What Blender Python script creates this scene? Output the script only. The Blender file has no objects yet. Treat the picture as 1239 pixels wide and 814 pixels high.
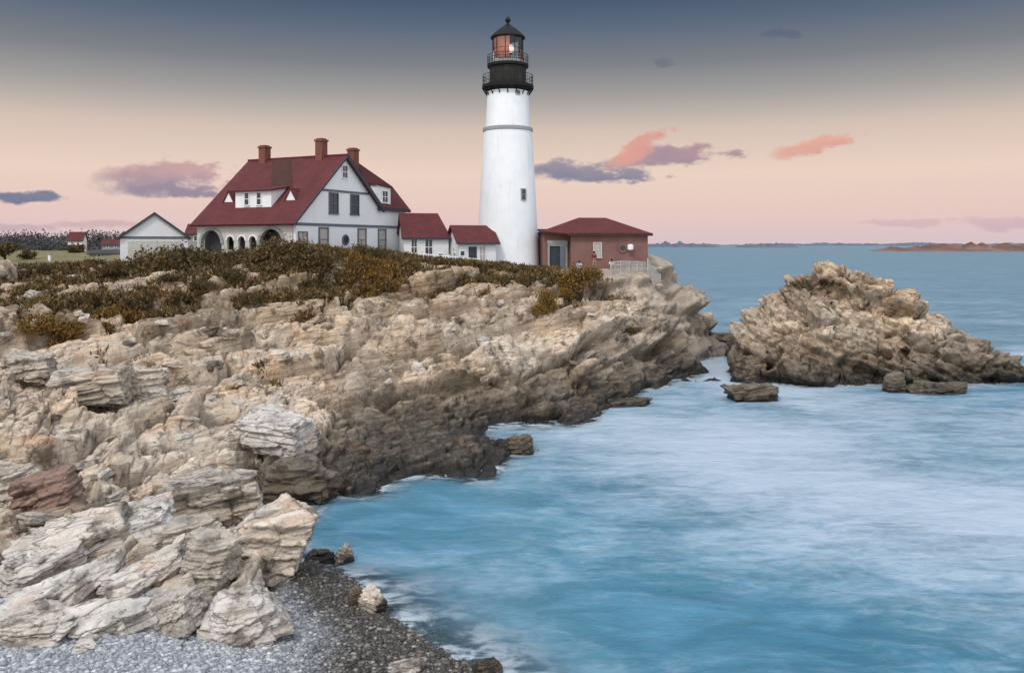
import bpy, bmesh, math, random
import numpy as np
from mathutils import Vector, Matrix

random.seed(7)
rng = np.random.default_rng(7)
C = bpy.context.scene.collection
S = bpy.context.scene
PI = math.pi

# ------------------------------------------------------------------ camera, sky, sun, exposure
CAMZ, FPX, CX, HY = 12.0, 1000.0, 619.5, 296.0
cam = bpy.data.cameras.new('camera')
cam.sensor_width = 36.0
cam.lens = 36.0 * FPX / 1239.0
cam.shift_y = -(407.0 - HY) / 1239.0
cam.clip_start = 0.5
cam.clip_end = 60000
co = bpy.data.objects.new('camera', cam)
co.location = (0, 0, CAMZ)
co.rotation_euler = (PI / 2, 0, 0)
C.objects.link(co)
S.camera = co
S.view_settings.view_transform = 'Standard'
S.view_settings.look = 'None'
S.view_settings.exposure = 0.0
S.view_settings.gamma = 1.0
S.view_settings.use_curve_mapping = False
S.cycles.max_bounces = 6
S.cycles.transparent_max_bounces = 8


def srgb(r, g, b):
    f = lambda c: (c / 255 / 12.92) if c / 255 <= .04045 else ((c / 255 + .055) / 1.055) ** 2.4
    return (f(r), f(g), f(b), 1.0)


class NT:
    """tiny node-tree helper"""
    def __init__(s, tree):
        s.t = tree
        s.t.nodes.clear()

    def n(s, typ, **kw):
        nd = s.t.nodes.new(typ)
        for k, v in kw.items():
            setattr(nd, k, v)
        return nd

    def put(s, sock, v):
        if isinstance(v, (int, float)):
            sock.default_value = v
        elif isinstance(v, (tuple, list)):
            sock.default_value = v if len(v) == len(sock.default_value) else tuple(v)[:len(sock.default_value)]
        elif v is not None:
            s.t.links.new(v, sock)

    def m(s, op, a, b=None, c=None, clamp=False):
        nd = s.n('ShaderNodeMath', operation=op, use_clamp=clamp)
        for i, v in enumerate((a, b, c)):
            if v is not None:
                s.put(nd.inputs[i], v)
        return nd.outputs[0]

    def vm(s, op, a, b=None):
        nd = s.n('ShaderNodeVectorMath', operation=op)
        s.put(nd.inputs[0], a)
        if b is not None:
            s.put(nd.inputs[1], b)
        return nd.outputs[0]

    def mix(s, f, a, b, blend='MIX'):
        nd = s.n('ShaderNodeMix', data_type='RGBA', blend_type=blend)
        s.put(nd.inputs[0], f)
        s.put(nd.inputs[6], a)
        s.put(nd.inputs[7], b)
        return nd.outputs[2]

    def noise(s, vec, scale, detail=4, rough=.55, dist=0.0):
        nd = s.n('ShaderNodeTexNoise')
        s.put(nd.inputs['Vector'], vec)
        nd.inputs['Scale'].default_value = scale
        nd.inputs['Detail'].default_value = detail
        nd.inputs['Roughness'].default_value = rough
        nd.inputs['Distortion'].default_value = dist
        return nd.outputs[0]

    def ss(s, v, lo, hi, a=0.0, b=1.0):
        nd = s.n('ShaderNodeMapRange', interpolation_type='SMOOTHSTEP')
        s.put(nd.inputs[0], v)
        nd.inputs[1].default_value = lo
        nd.inputs[2].default_value = hi
        nd.inputs[3].default_value = a
        nd.inputs[4].default_value = b
        return nd.outputs[0]

    def ramp(s, v, stops, interp='LINEAR'):
        nd = s.n('ShaderNodeValToRGB')
        cr = nd.color_ramp
        cr.interpolation = interp
        while len(cr.elements) < len(stops):
            cr.elements.new(0.5)
        for e, (p, c) in zip(cr.elements, stops):
            e.position = p
            e.color = c
        s.put(nd.inputs[0], v)
        return nd.outputs[0]

    def attr(s, name):
        return s.n('ShaderNodeAttribute', attribute_name=name)


SUN_AZ, SUN_EL = math.radians(207), math.radians(50)     # compass azimuth from +Y, behind the camera to the left
w = bpy.data.worlds.new('World')
S.world = w
w.use_nodes = True
k = NT(w.node_tree)
tc = k.n('ShaderNodeTexCoord').outputs['Generated']
sep = k.n('ShaderNodeSeparateXYZ')
k.put(sep.inputs[0], tc)
dx, dy, dz = sep.outputs
hyp = k.m('SQRT', k.m('ADD', k.m('MULTIPLY', dx, dx), k.m('MULTIPLY', dy, dy)))
elev = k.m('DIVIDE', dz, k.m('MAXIMUM', hyp, 1e-4))
es = k.m('DIVIDE', elev, 0.36, clamp=True)
front = k.ramp(es, [(0.0, srgb(215, 194, 200)), (.035 / .36, srgb(228, 199, 193)), (.085 / .36, srgb(233, 208, 193)),
                    (.135 / .36, srgb(212, 192, 180)), (.175 / .36, srgb(164, 160, 157)), (.216 / .36, srgb(124, 127, 134)),
                    (.26 / .36, srgb(92, 105, 125)), (.30 / .36, srgb(66, 84, 108)), (1.0, srgb(62, 80, 104))])
up = k.ss(elev, .34, 1.6)
front = k.mix(up, front, (.95, 1.08, 1.30, 1))
back = k.ramp(k.m('DIVIDE', elev, 1.2, clamp=True), [(0, (1.02, 1.0, 1.0, 1)), (.25, (1.10, 1.12, 1.16, 1)), (1, (1.05, 1.16, 1.34, 1))])
sky = k.mix(k.ss(dy, .45, -.15), front, back)
# clouds, by direction
ydir = k.m('MAXIMUM', dy, .05)
cu = k.m('DIVIDE', dx, ydir)
cv = k.m('DIVIDE', dz, ydir)
cvec = k.n('ShaderNodeCombineXYZ')
k.put(cvec.inputs[0], k.m('MULTIPLY', cu, .5))
k.put(cvec.inputs[1], cv)
n1 = k.noise(cvec.outputs[0], 28, 5, .6)
n2 = k.noise(k.vm('ADD', cvec.outputs[0], (7.3, 2.1, 0)), 60, 5, .6)
n3 = k.noise(k.vm('ADD', cvec.outputs[0], (1.3, 9.1, 0)), 22, 3, .5)


def cloud(sky, px, py, wx, hy, colA, colB, dens=1.0, tilt=0.0, soft=1.15):
    u0, v0 = (px - CX) / FPX, (HY - py) / FPX
    du = k.m('SUBTRACT', cu, u0)
    dv = k.m('SUBTRACT', k.m('SUBTRACT', cv, v0), k.m('MULTIPLY', du, tilt))
    a = k.m('DIVIDE', du, wx / FPX)
    b = k.m('DIVIDE', dv, hy / FPX)
    b = k.m('ADD', b, k.m('MULTIPLY', k.m('SUBTRACT', n1, .5), 3.2))
    a = k.m('ADD', a, k.m('MULTIPLY', k.m('SUBTRACT', n2, .5), 1.6))
    r = k.m('ADD', k.m('MULTIPLY', a, a), k.m('MULTIPLY', b, b))
    r = k.m('ADD', r, k.m('MULTIPLY', k.m('SUBTRACT', n2, .5), 3.0))
    m = k.ss(r, 1.45, 1.45 - soft)
    m = k.m('MULTIPLY', m, k.m('MULTIPLY', k.ss(dy, .2, .4), dens))
    f = k.ss(k.m('ADD', k.m('MULTIPLY', b, .35), k.m('ADD', k.m('MULTIPLY', n3, 2.2), k.m('MULTIPLY', a, .25))), .75, 1.55)
    return k.mix(m, sky, k.mix(f, colA, colB))


MAUVE, PINK, SLATE = srgb(158, 138, 156), srgb(222, 160, 148), srgb(124, 128, 152)
sky = cloud(sky, 198, 216, 84, 20, srgb(160, 140, 156), srgb(194, 156, 160), .9)
sky = cloud(sky, 198, 230, 66, 8, srgb(140, 132, 156), srgb(150, 136, 156), .6)
sky = cloud(sky, 22, 238, 46, 8, srgb(112, 120, 146), srgb(126, 130, 152), .95)
sky = cloud(sky, 708, 208, 92, 12, SLATE, srgb(146, 138, 156), .95, -.03)
sky = cloud(sky, 806, 190, 76, 12, MAUVE, srgb(176, 142, 152), .95, .1)
sky = cloud(sky, 772, 183, 38, 13, srgb(214, 156, 148), PINK, .95, .45)
sky = cloud(sky, 985, 178, 52, 9, srgb(214, 158, 146), srgb(228, 168, 150), .9, .16)
sky = cloud(sky, 803, 74, 13, 7, srgb(104, 108, 122), srgb(112, 112, 124), .6)
sky = cloud(sky, 943, 43, 24, 6, srgb(84, 96, 118), srgb(92, 100, 120), .6)
sky = cloud(sky, 1100, 269, 60, 5, srgb(204, 174, 184), srgb(204, 174, 184), .6)
sky = cloud(sky, 1225, 270, 60, 8, srgb(196, 168, 182), srgb(204, 174, 184), .6)
sky = cloud(sky, 130, 272, 70, 5, srgb(196, 164, 174), srgb(196, 164, 174), .6)
sky = cloud(sky, 15, 275, 50, 5, srgb(186, 160, 174), srgb(186, 160, 174), .6)
nis = k.n('ShaderNodeTexSky', sky_type='NISHITA', sun_disc=False, sun_elevation=math.radians(4), sun_rotation=SUN_AZ)
nb = k.n('ShaderNodeBackground')
k.put(nb.inputs[0], nis.outputs[0])
nb.inputs[1].default_value = 0.004
gb = k.n('ShaderNodeBackground')
k.put(gb.inputs[0], sky)
gb.inputs[1].default_value = 1.0
ad = k.n('ShaderNodeAddShader')
k.put(ad.inputs[0], nb.outputs[0])
k.put(ad.inputs[1], gb.outputs[0])
k.put(k.n('ShaderNodeOutputWorld').inputs[0], ad.outputs[0])

sl = bpy.data.lights.new('sun', 'SUN')
sl.energy = 1.6
sl.angle = math.radians(10)
sl.color = (1.0, .92, .83)
so = bpy.data.objects.new('sun', sl)
C.objects.link(so)
sd = Vector((math.sin(SUN_AZ) * math.cos(SUN_EL), math.cos(SUN_AZ) * math.cos(SUN_EL), math.sin(SUN_EL)))
so.rotation_euler = sd.to_track_quat('Z', 'Y').to_euler()
so.location = sd * 300


# ------------------------------------------------------------------ numpy noise
def h2(ix, iy, seed):
    a = (ix.astype(np.int64) * 374761393 + iy.astype(np.int64) * 668265263 + seed * 974634777) & 0xFFFFFFFF
    a = ((a ^ (a >> 13)) * 1274126177) & 0xFFFFFFFF
    a = ((a ^ (a >> 16)) * 2246822519) & 0xFFFFFFFF
    a ^= a >> 15
    return (a & 0xFFFFFF) / float(0x1000000)


def noise2(x, y, seed=0):
    ix, iy = np.floor(x), np.floor(y)
    fx, fy = x - ix, y - iy
    u, v = fx * fx * fx * (fx * (fx * 6 - 15) + 10), fy * fy * fy * (fy * (fy * 6 - 15) + 10)

    def g(i, j):
        a = h2(ix + i, iy + j, seed) * 2 * PI
        return np.cos(a) * (fx - i) + np.sin(a) * (fy - j)
    return ((g(0, 0) * (1 - u) + g(1, 0) * u) * (1 - v) + (g(0, 1) * (1 - u) + g(1, 1) * u) * v) * 1.45


def fbm(x, y, seed=0, o=4, gain=.5):
    r, a = 0, 1
    for i in range(o):
        r = r + a * noise2(x, y, seed + i * 17)
        x, y, a = x * 2.03 + 3.1, y * 2.03 + 1.7, a * gain
    return r


def sstep(a, b, x):
    t = np.clip((x - a) / (b - a), 0, 1)
    return t * t * (3 - 2 * t)


def slabs(x, y, sl, sw, ang, seed, tm, tr, hr):
    """tilted block field: every irregular cell is a plane of its own; returns height, edge distance, cell random"""
    c, s = math.cos(ang), math.sin(ang)
    wx = x + fbm(x / (sl * .9), y / (sl * .9), seed + 5, 2) * sl * .22
    wy = y + fbm(x / (sl * .9), y / (sl * .9), seed + 9, 2) * sl * .22
    a, b = (wx * c + wy * s) / sl, (-wx * s + wy * c) / sw
    ia, ib = np.floor(a), np.floor(b)
    f1 = np.full(x.shape, 9.)
    f2 = np.full(x.shape, 9.)
    ca, cb = np.zeros_like(x), np.zeros_like(x)
    ki, kj = np.zeros_like(x), np.zeros_like(x)
    for i in (-1, 0, 1):
        for j in (-1, 0, 1):
            pa = ia + i + .1 + .8 * h2(ia + i, ib + j, seed)
            pb = ib + j + .1 + .8 * h2(ia + i, ib + j, seed + 1)
            d = np.maximum(np.abs(pa - a), np.abs(pb - b)) * .6 + np.hypot(pa - a, pb - b) * .5
            m = d < f1
            f2 = np.where(m, f1, np.minimum(f2, d))
            ca, cb = np.where(m, pa, ca), np.where(m, pb, cb)
            ki, kj = np.where(m, ia + i, ki), np.where(m, ib + j, kj)
            f1 = np.where(m, d, f1)
    r1, r2, r3 = h2(ki, kj, seed + 2), h2(ki, kj, seed + 3), h2(ki, kj, seed + 4)
    la, lb = (a - ca) * sl, (b - cb) * sw
    # tilt in world x, y
    ox, oy = la * c - lb * s, la * s + lb * c
    h = (r1 - .5) * 2 * hr + (tm[0] + (r2 - .5) * 2 * tr) * ox + (tm[1] + (r3 - .5) * 2 * tr) * oy
    return h, f2 - f1, h2(ki, kj, seed + 6)


def h3(i, j, k_, seed):
    return h2(i + k_ * 7919, j - k_ * 104729, seed)


NS = Vector((-.11, -.06, .99)).normalized()             # normal of the bedding
ST = Vector((.90, .43, 0))
ST = (ST - NS * ST.dot(NS)).normalized()                 # strike of the ledges
DP = NS.cross(ST)
BED = (np.array(ST), np.array(DP), np.array(NS))


def slabs3(x, y, z, dims, seed, tilt, hr, bed=BED):
    """blocks of bedded rock in space: displacement, distance to the joint, cell random"""
    L = dims[0]
    w1 = noise2(x / L + z * .31, y / L - z * .27, seed + 5) * .28
    w2 = noise2(x / L - z * .23 + 9, y / L + z * .37, seed + 9) * .28
    q = [(x * b[0] + y * b[1] + z * b[2]) / d for b, d in zip(bed, dims)]
    q = [q[0] + w1, q[1] + w2, q[2] + (w1 - w2) * .5]
    f0 = [np.floor(a - .5) for a in q]
    f1 = np.full(x.shape, 9.)
    f2 = np.full(x.shape, 9.)
    best = [np.zeros_like(x) for _ in range(6)]
    for di in (0, 1):
        for dj in (0, 1):
            for dk in (0, 1):
                i, j, k_ = f0[0] + di, f0[1] + dj, f0[2] + dk
                o = [q[0] - (i + .5 + .62 * (h3(i, j, k_, seed) - .5)), q[1] - (j + .5 + .62 * (h3(i, j, k_, seed + 1) - .5)), q[2] - (k_ + .5 + .5 * (h3(i, j, k_, seed + 2) - .5))]
                aa, bb, cc = np.abs(o[0]), np.abs(o[1]), np.abs(o[2])
                d = np.maximum(np.maximum(aa, bb), cc) * .65 + np.sqrt(aa * aa + bb * bb + cc * cc) * .4
                m = d < f1
                f2 = np.where(m, f1, np.minimum(f2, d))
                f1 = np.where(m, d, f1)
                for t, v in enumerate((o[0], o[1], o[2], i, j, k_)):
                    best[t] = np.where(m, v, best[t])
    o0, o1, o2, i, j, k_ = best
    r = [h3(i, j, k_, seed + 10 + t) - .5 for t in range(4)]
    h = 2 * hr * r[0] + 2 * tilt * (r[1] * o0 * dims[0] + r[2] * o1 * dims[1]) - (.5 + r[3] * .6) * o2 * dims[2] * .8
    return h, f2 - f1, h3(i, j, k_, seed + 20)


# ------------------------------------------------------------------ the headland's height field
def P(px, py, Y):
    return ((px - CX) / FPX * Y, Y, CAMZ - (py - HY) / FPX * Y)


def Wl(px, py):
    Y = CAMZ * FPX / (py - HY)
    return ((px - CX) / FPX * Y, Y, 0.0)


ctrl = []
# shingle beach
ctrl += [(-30, 14, 2.0), (-13, 21, 1.15), (-10, 22.5, 1.1), (-7, 21, .95), (-8, 24.5, .95), (-6, 23.5, .8), (-4, 22, .45), (-2.2, 20, .3), (-4.8, 26, .35),
         (-6.5, 27.6, .45), (0, 18, -.2), (-7, 15, 1.3), (-16, 15, 1.6), (1.5, 14, -.4)]
WL = [(600, 830), (520, 782), (450, 722), (400, 684), (362, 640), (390, 612), (470, 598), (560, 584), (612, 566), (642, 546), (600, 524),
      (650, 519), (722, 506), (740, 488), (785, 474), (832, 440), (862, 420)]
ctrl += [Wl(*p) for p in WL]
ctrl += [(-3, 27.5, -.35), (-1.5, 31, -.8), (-5, 33, -.9), (-6, 37.3, -.8), (-1, 38, -1.6), (2.6, 44, -1.6), (4, 50, -1.5), (8.5, 56, -1.8), (13.5, 62, -2), (19.5, 70, -2.2),
         (23, 79, -2.2), (26, 88, -2), (29, 98, -2.2), (4, 26, -1.4), (6, 36, -2.2), (12, 48, -2.5), (30, 60, -3)]
# foreground rocks
ctrl += [P(60, 700, 26), P(60, 620, 29.9), P(150, 600, 31.5), P(20, 570, 33), P(200, 690, 27), P(290, 690, 28), P(230, 610, 33), P(300, 565, 39.5), P(385, 575, 40.5)]
ctrl += [(-22, 28, 3.2), (-24, 36, 4.4), (-30, 22, 3.2), (-36, 45, 7)]
# low shelf
ctrl += [P(500, 545, 45), P(585, 548, 45.5), P(430, 555, 43), P(400, 506, 49.5), P(500, 501, 51.5), P(450, 535, 46.5), P(540, 530, 47.5), P(570, 503, 53.5), P(600, 500, 55.5)]
# slope
ctrl += [P(100, 520, 40), P(250, 500, 44.6), P(340, 520, 43), P(400, 480, 52.5), P(500, 460, 55), P(600, 440, 58), P(100, 460, 48.8), P(0, 440, 50), P(250, 430, 54),
         P(400, 420, 58), P(550, 400, 64), P(650, 400, 67), P(100, 400, 55.8), P(0, 380, 59.5), P(300, 370, 65), P(450, 360, 71), P(600, 360, 73), P(700, 360, 75),
         P(100, 350, 70), P(250, 330, 73.5), P(550, 328, 77), P(650, 333, 79), P(740, 333, 80), P(0, 345, 70), P(-150, 340, 72), P(-200, 420, 52)]
ctrl += [P(250, 321, 73.5), P(340, 318, 69.5), P(420, 314, 74), P(480, 318, 78)]
ctrl += [P(690, 470, 59.8), P(720, 440, 63), P(760, 400, 70), P(800, 420, 74.5), P(810, 370, 82)]
# plateau
ctrl += [P(0, 323, 90), P(100, 321, 92), P(150, 308, 107), P(0, 308, 150), (-16, 79, 10.9), (-24, 78, 10.8), (-22, 86, 11), (-12, 89, 10.7), (-8, 85, 10.4), (-2, 84, 9.8),
         (0, 90, 9.7), (7, 85, 9.55), (12, 86, 9.5), (14.6, 84.5, 8.9), (5, 95, 9.6), (-20, 110, 10), (-60, 110, 9.6), (-60, 180, 9.5), (-40, 160, 8), (-100, 90, 9.5), (-120, 250, 9), (-250, 300, 9),
         P(800, 335, 86), P(835, 352, 89), P(856, 378, 93), P(862, 400, 97)]
ctrl += [(17, 100, 6.5), (10, 112, 6), (0, 125, 3), (22, 108, -2), (15, 125, -4), (-10, 150, -3), (35, 110, -4), (0, 180, -6), (60, 140, -6), (-25, 230, -4), (-80, 420, 6), (-300, 420, 8)]
ctrl += [(15.8, 71, -1.6), (19.8, 80, -1.6), (12.4, 65, -1.4), (8.2, 59, -1.2), (23, 88, -1.6), (-3.4, 41.3, -.8), (2.2, 46.5, -.9), (27, 97, -2)]
ctrl = np.array(ctrl, float)


def _tps(r2):
    return np.where(r2 > 1e-9, .5 * r2 * np.log(np.maximum(r2, 1e-9)), 0)


_n = len(ctrl)
_sc = 30.0
_cx, _cy = ctrl[:, 0] / _sc, ctrl[:, 1] / _sc
_A = np.zeros((_n + 3, _n + 3))
_A[:_n, :_n] = _tps((_cx[:, None] - _cx) ** 2 + (_cy[:, None] - _cy) ** 2) + np.eye(_n) * 2e-4
_A[:_n, _n], _A[:_n, _n + 1], _A[:_n, _n + 2] = 1, _cx, _cy
_A[_n:, :_n] = _A[:_n, _n:].T
_W = np.linalg.solve(_A, np.concatenate([ctrl[:, 2], [0, 0, 0]]))


def base_h(x, y):
    x, y = np.atleast_1d(np.asarray(x, float)), np.atleast_1d(np.asarray(y, float))
    sh = x.shape
    X, Y = x.ravel() / _sc, y.ravel() / _sc
    out = np.empty(X.shape)
    for i in range(0, len(X), 40000):
        a, b = X[i:i + 40000, None], Y[i:i + 40000, None]
        out[i:i + 40000] = _tps((a - _cx) ** 2 + (b - _cy) ** 2) @ _W[:_n] + _W[_n] + a[:, 0] * _W[_n + 1] + b[:, 0] * _W[_n + 2]
    return out.reshape(sh)


def terrain(x, y):
    """height and surface attributes of the headland"""
    x, y = np.atleast_1d(np.asarray(x, float)), np.atleast_1d(np.asarray(y, float))
    z = base_h(x, y)
    wob = fbm(x / 5, y / 5, 3, 3)
    # shingle: a strip at the very bottom and a lobe at the head of the cove
    beach = sstep(.7, -.5, y - 24.6 + wob * .9 + .12 * (x + 10)) * sstep(-24, -19, x)
    beach = np.maximum(beach, sstep(-.5, .7, x + 8.5 - .06 * (y - 24) + wob * .5) * sstep(32.5, 30, y + wob))
    plateau = sstep(8.6, 10.0, z + wob * .5) * sstep(62, 74, y)
    build = sstep(20, 12, np.hypot((x + 6) * .55, y - 90)) * sstep(77, 80, y)
    far = sstep(86, 100, y)
    rock = (1 - beach) * (1 - .8 * plateau) * (1 - .75 * build) * (1 - far)
    rock = np.where((y > 84) & (x > 9), np.maximum(rock, (1 - sstep(9, 9.8, z))), rock)
    # steeper at the water's edge
    z = np.where(z > -1.2, z + rock * (.4 * sstep(-.3, .9, z + .25 * wob) - .2), z)
    zb = z
    hA, eA, rA = slabs3(x, y, z, (8.0, 5.0, 2.3), 11, .13, .62)
    hB, eB, rB = slabs3(x, y, z, (3.2, 2.2, .95), 23, .15, .30)
    hC, eC, rC = slabs3(x, y, z, (1.15, .85, .36), 37, .17, .11)
    shelf = sstep(-12, -9.5, x) * sstep(5, 2, x) * sstep(39, 41, y) * sstep(57, 53, y) * sstep(2.4, 1.5, z)
    damp = np.clip(.28 + .34 * np.clip(z, 0, 2.2), .28, 1) * (1 - .62 * shelf)
    smoothp = sstep(-.35, .15, fbm(x / 6, y / 6, 61, 3))       # broad smooth pavements between broken ground
    d = (1.15 * hA + hB * (1 - .6 * smoothp)) * damp
    fine = 1.35 * hC * (1 - .75 * smoothp) - .14 * sstep(.12, 0, eC) + fbm(x / 1.9 + z * .4, y / 1.9 - z * .4, 71, 5, .55) * .12 * (1 - .5 * smoothp)
    fine += .07 * (.35 - np.abs(fbm(x / .8 + z, y / .8 - z, 661, 4, .6)))
    d -= (.95 * sstep(.10, 0, eA) + .58 * sstep(.11, 0, eB) * (1 - .5 * smoothp)) * damp
    s = x * NS[0] + y * NS[1] + z * NS[2] + .35 * fbm(x / 8, y / 8, 81, 3)
    s = s + hA * .35 + hB * .25
    for per, am, lo in ((1.3, .62, .62), (.45, .45, .58)):
        q = s / per + fbm(x / 3, y / 3, 91, 2) * .22
        fr = q - np.floor(q)
        d += am * per * (sstep(lo, 1., fr) - fr) * (.4 + .6 * damp)
    # rough, cracked ground against smooth pavements
    d -= .45 * sstep(.10, .0, np.abs(fbm(x / 5.5 + z * .2, y / 5.5, 641, 3))) * sstep(-.2, .3, fbm(x / 9, y / 9, 645, 2)) * damp
    fine = rock * fine
    zz = z + rock * d + fine
    soft = fbm(x / 1.3, y / 1.3, 7, 4) * .16 + fbm(x / 6, y / 6, 8, 3) * .25
    zz = zz + (1 - rock) * (1 - beach) * (1 - build) * soft * np.where(y > 100, .6, 1)
    zz = zz + beach * fbm(x / .5, y / .9, 5, 3) * .035
    lawn = sstep(84, 90, y) * sstep(-30, -34, x) + sstep(110, 125, y) * sstep(6, 8, z)
    lawn = np.clip(lawn, 0, 1) * sstep(5, 8, z)
    vn = fbm(x / 3.6, y / 5.0, 121, 5, .6)
    hi = sstep(5.4, 9.8, z + .03 * np.maximum(-x - 12, 0))
    veg = sstep(.49, .72, hi * .85 + vn * .62) * (1 - lawn) * sstep(40, 50, y)
    bare = sstep(.2, .8, sstep(3.2, 5.5, x) * sstep(76, 80, y))
    veg = veg * (1 - .75 * bare) * (1 - rock * sstep(-.12, .2, d + .15 * vn))
    path = build * sstep(-4, 2, x)
    tone = .45 * rA + .35 * rB + .2 * rC
    tide = .45 + 1.0 * sstep(-12, -9.5, x) * sstep(5, 2, x) * sstep(39, 41, y) * sstep(56, 51, y) + 1.75 * sstep(-13, -4, x) * sstep(37, 42, y) + .5 * sstep(62, 75, y)
    return zz, dict(tone=tone, veg=veg, beach=beach, lawn=lawn, path=path, tide=tide, fine=fine), zb, zz - zb


def H(x, y):
    return terrain(x, y)[0]


def ground_at(px, py, y0=16., y1=125.):
    """where the sight line through a photo pixel meets the headland"""
    Y = np.exp(np.linspace(math.log(y0), math.log(y1), 500))
    X = (px - CX) / FPX * Y
    Z = CAMZ - (py - HY) / FPX * Y
    h = H(X, Y)
    i = np.argmax(Z <= h)
    if not (Z <= h).any():
        i = len(Y) - 1
    return float(X[i]), float(Y[i]), float(h[i])


# ------------------------------------------------------------------ object helpers
def tag(o, label=None, cat=None, group=None, kind=None):
    for a, b in (('label', label), ('category', cat), ('group', group), ('kind', kind)):
        if b:
            o[a] = b
    return o


def mesh_np(name, V, F, mats=(), smooth=False):
    """V (n,3), F (m,4) or (m,3) arrays"""
    me = bpy.data.meshes.new(name)
    V = np.ascontiguousarray(V, np.float32)
    F = np.ascontiguousarray(F, np.int32)
    k_ = F.shape[1]
    me.vertices.add(len(V))
    me.vertices.foreach_set('co', V.ravel())
    me.loops.add(F.size)
    me.loops.foreach_set('vertex_index', F.ravel())
    me.polygons.add(len(F))
    me.polygons.foreach_set('loop_start', np.arange(0, F.size, k_, dtype=np.int32))
    me.polygons.foreach_set('loop_total', np.full(len(F), k_, np.int32))
    if smooth:
        me.polygons.foreach_set('use_smooth', np.ones(len(F), bool))
    me.update(calc_edges=True)
    for m_ in mats:
        me.materials.append(m_)
    return me


def attr(me, name, vals):
    a = me.attributes.new(name, 'FLOAT', 'POINT')
    a.data.foreach_set('value', np.ascontiguousarray(vals, np.float32).ravel())


def colattr(me, name, cols):
    a = me.attributes.new(name, 'FLOAT_COLOR', 'POINT')
    a.data.foreach_set('color', np.ascontiguousarray(cols, np.float32).ravel())


def obj(name, me, parent=None):
    o = bpy.data.objects.new(name, me)
    C.objects.link(o)
    if parent is not None:
        o.parent = parent
    return o


def empty(name, loc, rz=0.0):
    o = bpy.data.objects.new(name, None)
    o.empty_display_size = .5
    o.location = loc
    o.rotation_euler = (0, 0, rz)
    C.objects.link(o)
    return o


class MB:
    """collects shapes, then builds ONE mesh object"""
    def __init__(s):
        s.v, s.f = [], []

    def add(s, V, F):
        b = len(s.v)
        s.v += [tuple(p) for p in V]
        s.f += [tuple(i + b for i in f) for f in F]
        return s

    def box(s, x0, x1, y0, y1, z0, z1):
        V = [(x, y, z) for z in (z0, z1) for y in (y0, y1) for x in (x0, x1)]
        return s.add(V, [(0, 2, 3, 1), (4, 5, 7, 6), (0, 1, 5, 4), (2, 6, 7, 3), (0, 4, 6, 2), (1, 3, 7, 5)])

    def bar(s, a, b, r, n=6):
        a, b = Vector(a), Vector(b)
        q = (b - a).to_track_quat('Z', 'Y')
        V = [a + q @ Vector((r * math.cos(2 * PI * i / n), r * math.sin(2 * PI * i / n), 0)) for i in range(n)]
        V += [v + (b - a) for v in V]
        F = [(i, (i + 1) % n, n + (i + 1) % n, n + i) for i in range(n)] + [tuple(range(n))[::-1], tuple(range(n, 2 * n))]
        return s.add(V, F)

    def prism(s, poly, ext):
        """polygon (3-D points) swept by the vector ext"""
        n = len(poly)
        e = Vector(ext)
        V = [Vector(p) for p in poly]
        V += [v + e for v in V]
        F = [tuple(range(n))[::-1], tuple(range(n, 2 * n))] + [(i, (i + 1) % n, n + (i + 1) % n, n + i) for i in range(n)]
        return s.add(V, F)

    def lathe(s, prof, n=40, cx=0, cy=0):
        V, F = [], []
        for r, z in prof:
            V += [(cx + r * math.cos(2 * PI * i / n), cy + r * math.sin(2 * PI * i / n), z) for i in range(n)]
        for j in range(len(prof) - 1):
            F += [(j * n + i, j * n + (i + 1) % n, (j + 1) * n + (i + 1) % n, (j + 1) * n + i) for i in range(n)]
        F += [tuple(range(n))[::-1], tuple(range((len(prof) - 1) * n, len(prof) * n))]
        return s.add(V, F)

    def build(s, name, mat, parent=None, smooth=None, bevel=0):
        me = bpy.data.meshes.new(name)
        me.from_pydata(s.v, [], s.f)
        bm = bmesh.new()
        bm.from_mesh(me)
        bmesh.ops.recalc_face_normals(bm, faces=bm.faces)
        if bevel:
            bmesh.ops.bevel(bm, geom=bm.edges[:], offset=bevel, segments=1, affect='EDGES')
        bm.to_mesh(me)
        bm.free()
        me.materials.append(mat)
        if smooth is not None:
            me.polygons.foreach_set('use_smooth', np.ones(len(me.polygons), bool))
            me.set_sharp_from_angle(angle=math.radians(smooth))
        return obj(name, me, parent)


# ------------------------------------------------------------------ materials
def mat(name):
    m_ = bpy.data.materials.new(name)
    m_.use_nodes = True
    kk = NT(m_.node_tree)
    out = kk.n('ShaderNodeOutputMaterial')
    bs = kk.n('ShaderNodeBsdfPrincipled')
    kk.put(out.inputs[0], bs.outputs[0])
    kk.out, kk.bs = out, bs
    return m_, kk


def bump(kk, h, strength, dist):
    b = kk.n('ShaderNodeBump')
    b.inputs['Strength'].default_value = strength
    b.inputs['Distance'].default_value = dist
    kk.put(b.inputs['Height'], h)
    kk.put(kk.bs.inputs['Normal'], b.outputs[0])


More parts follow.
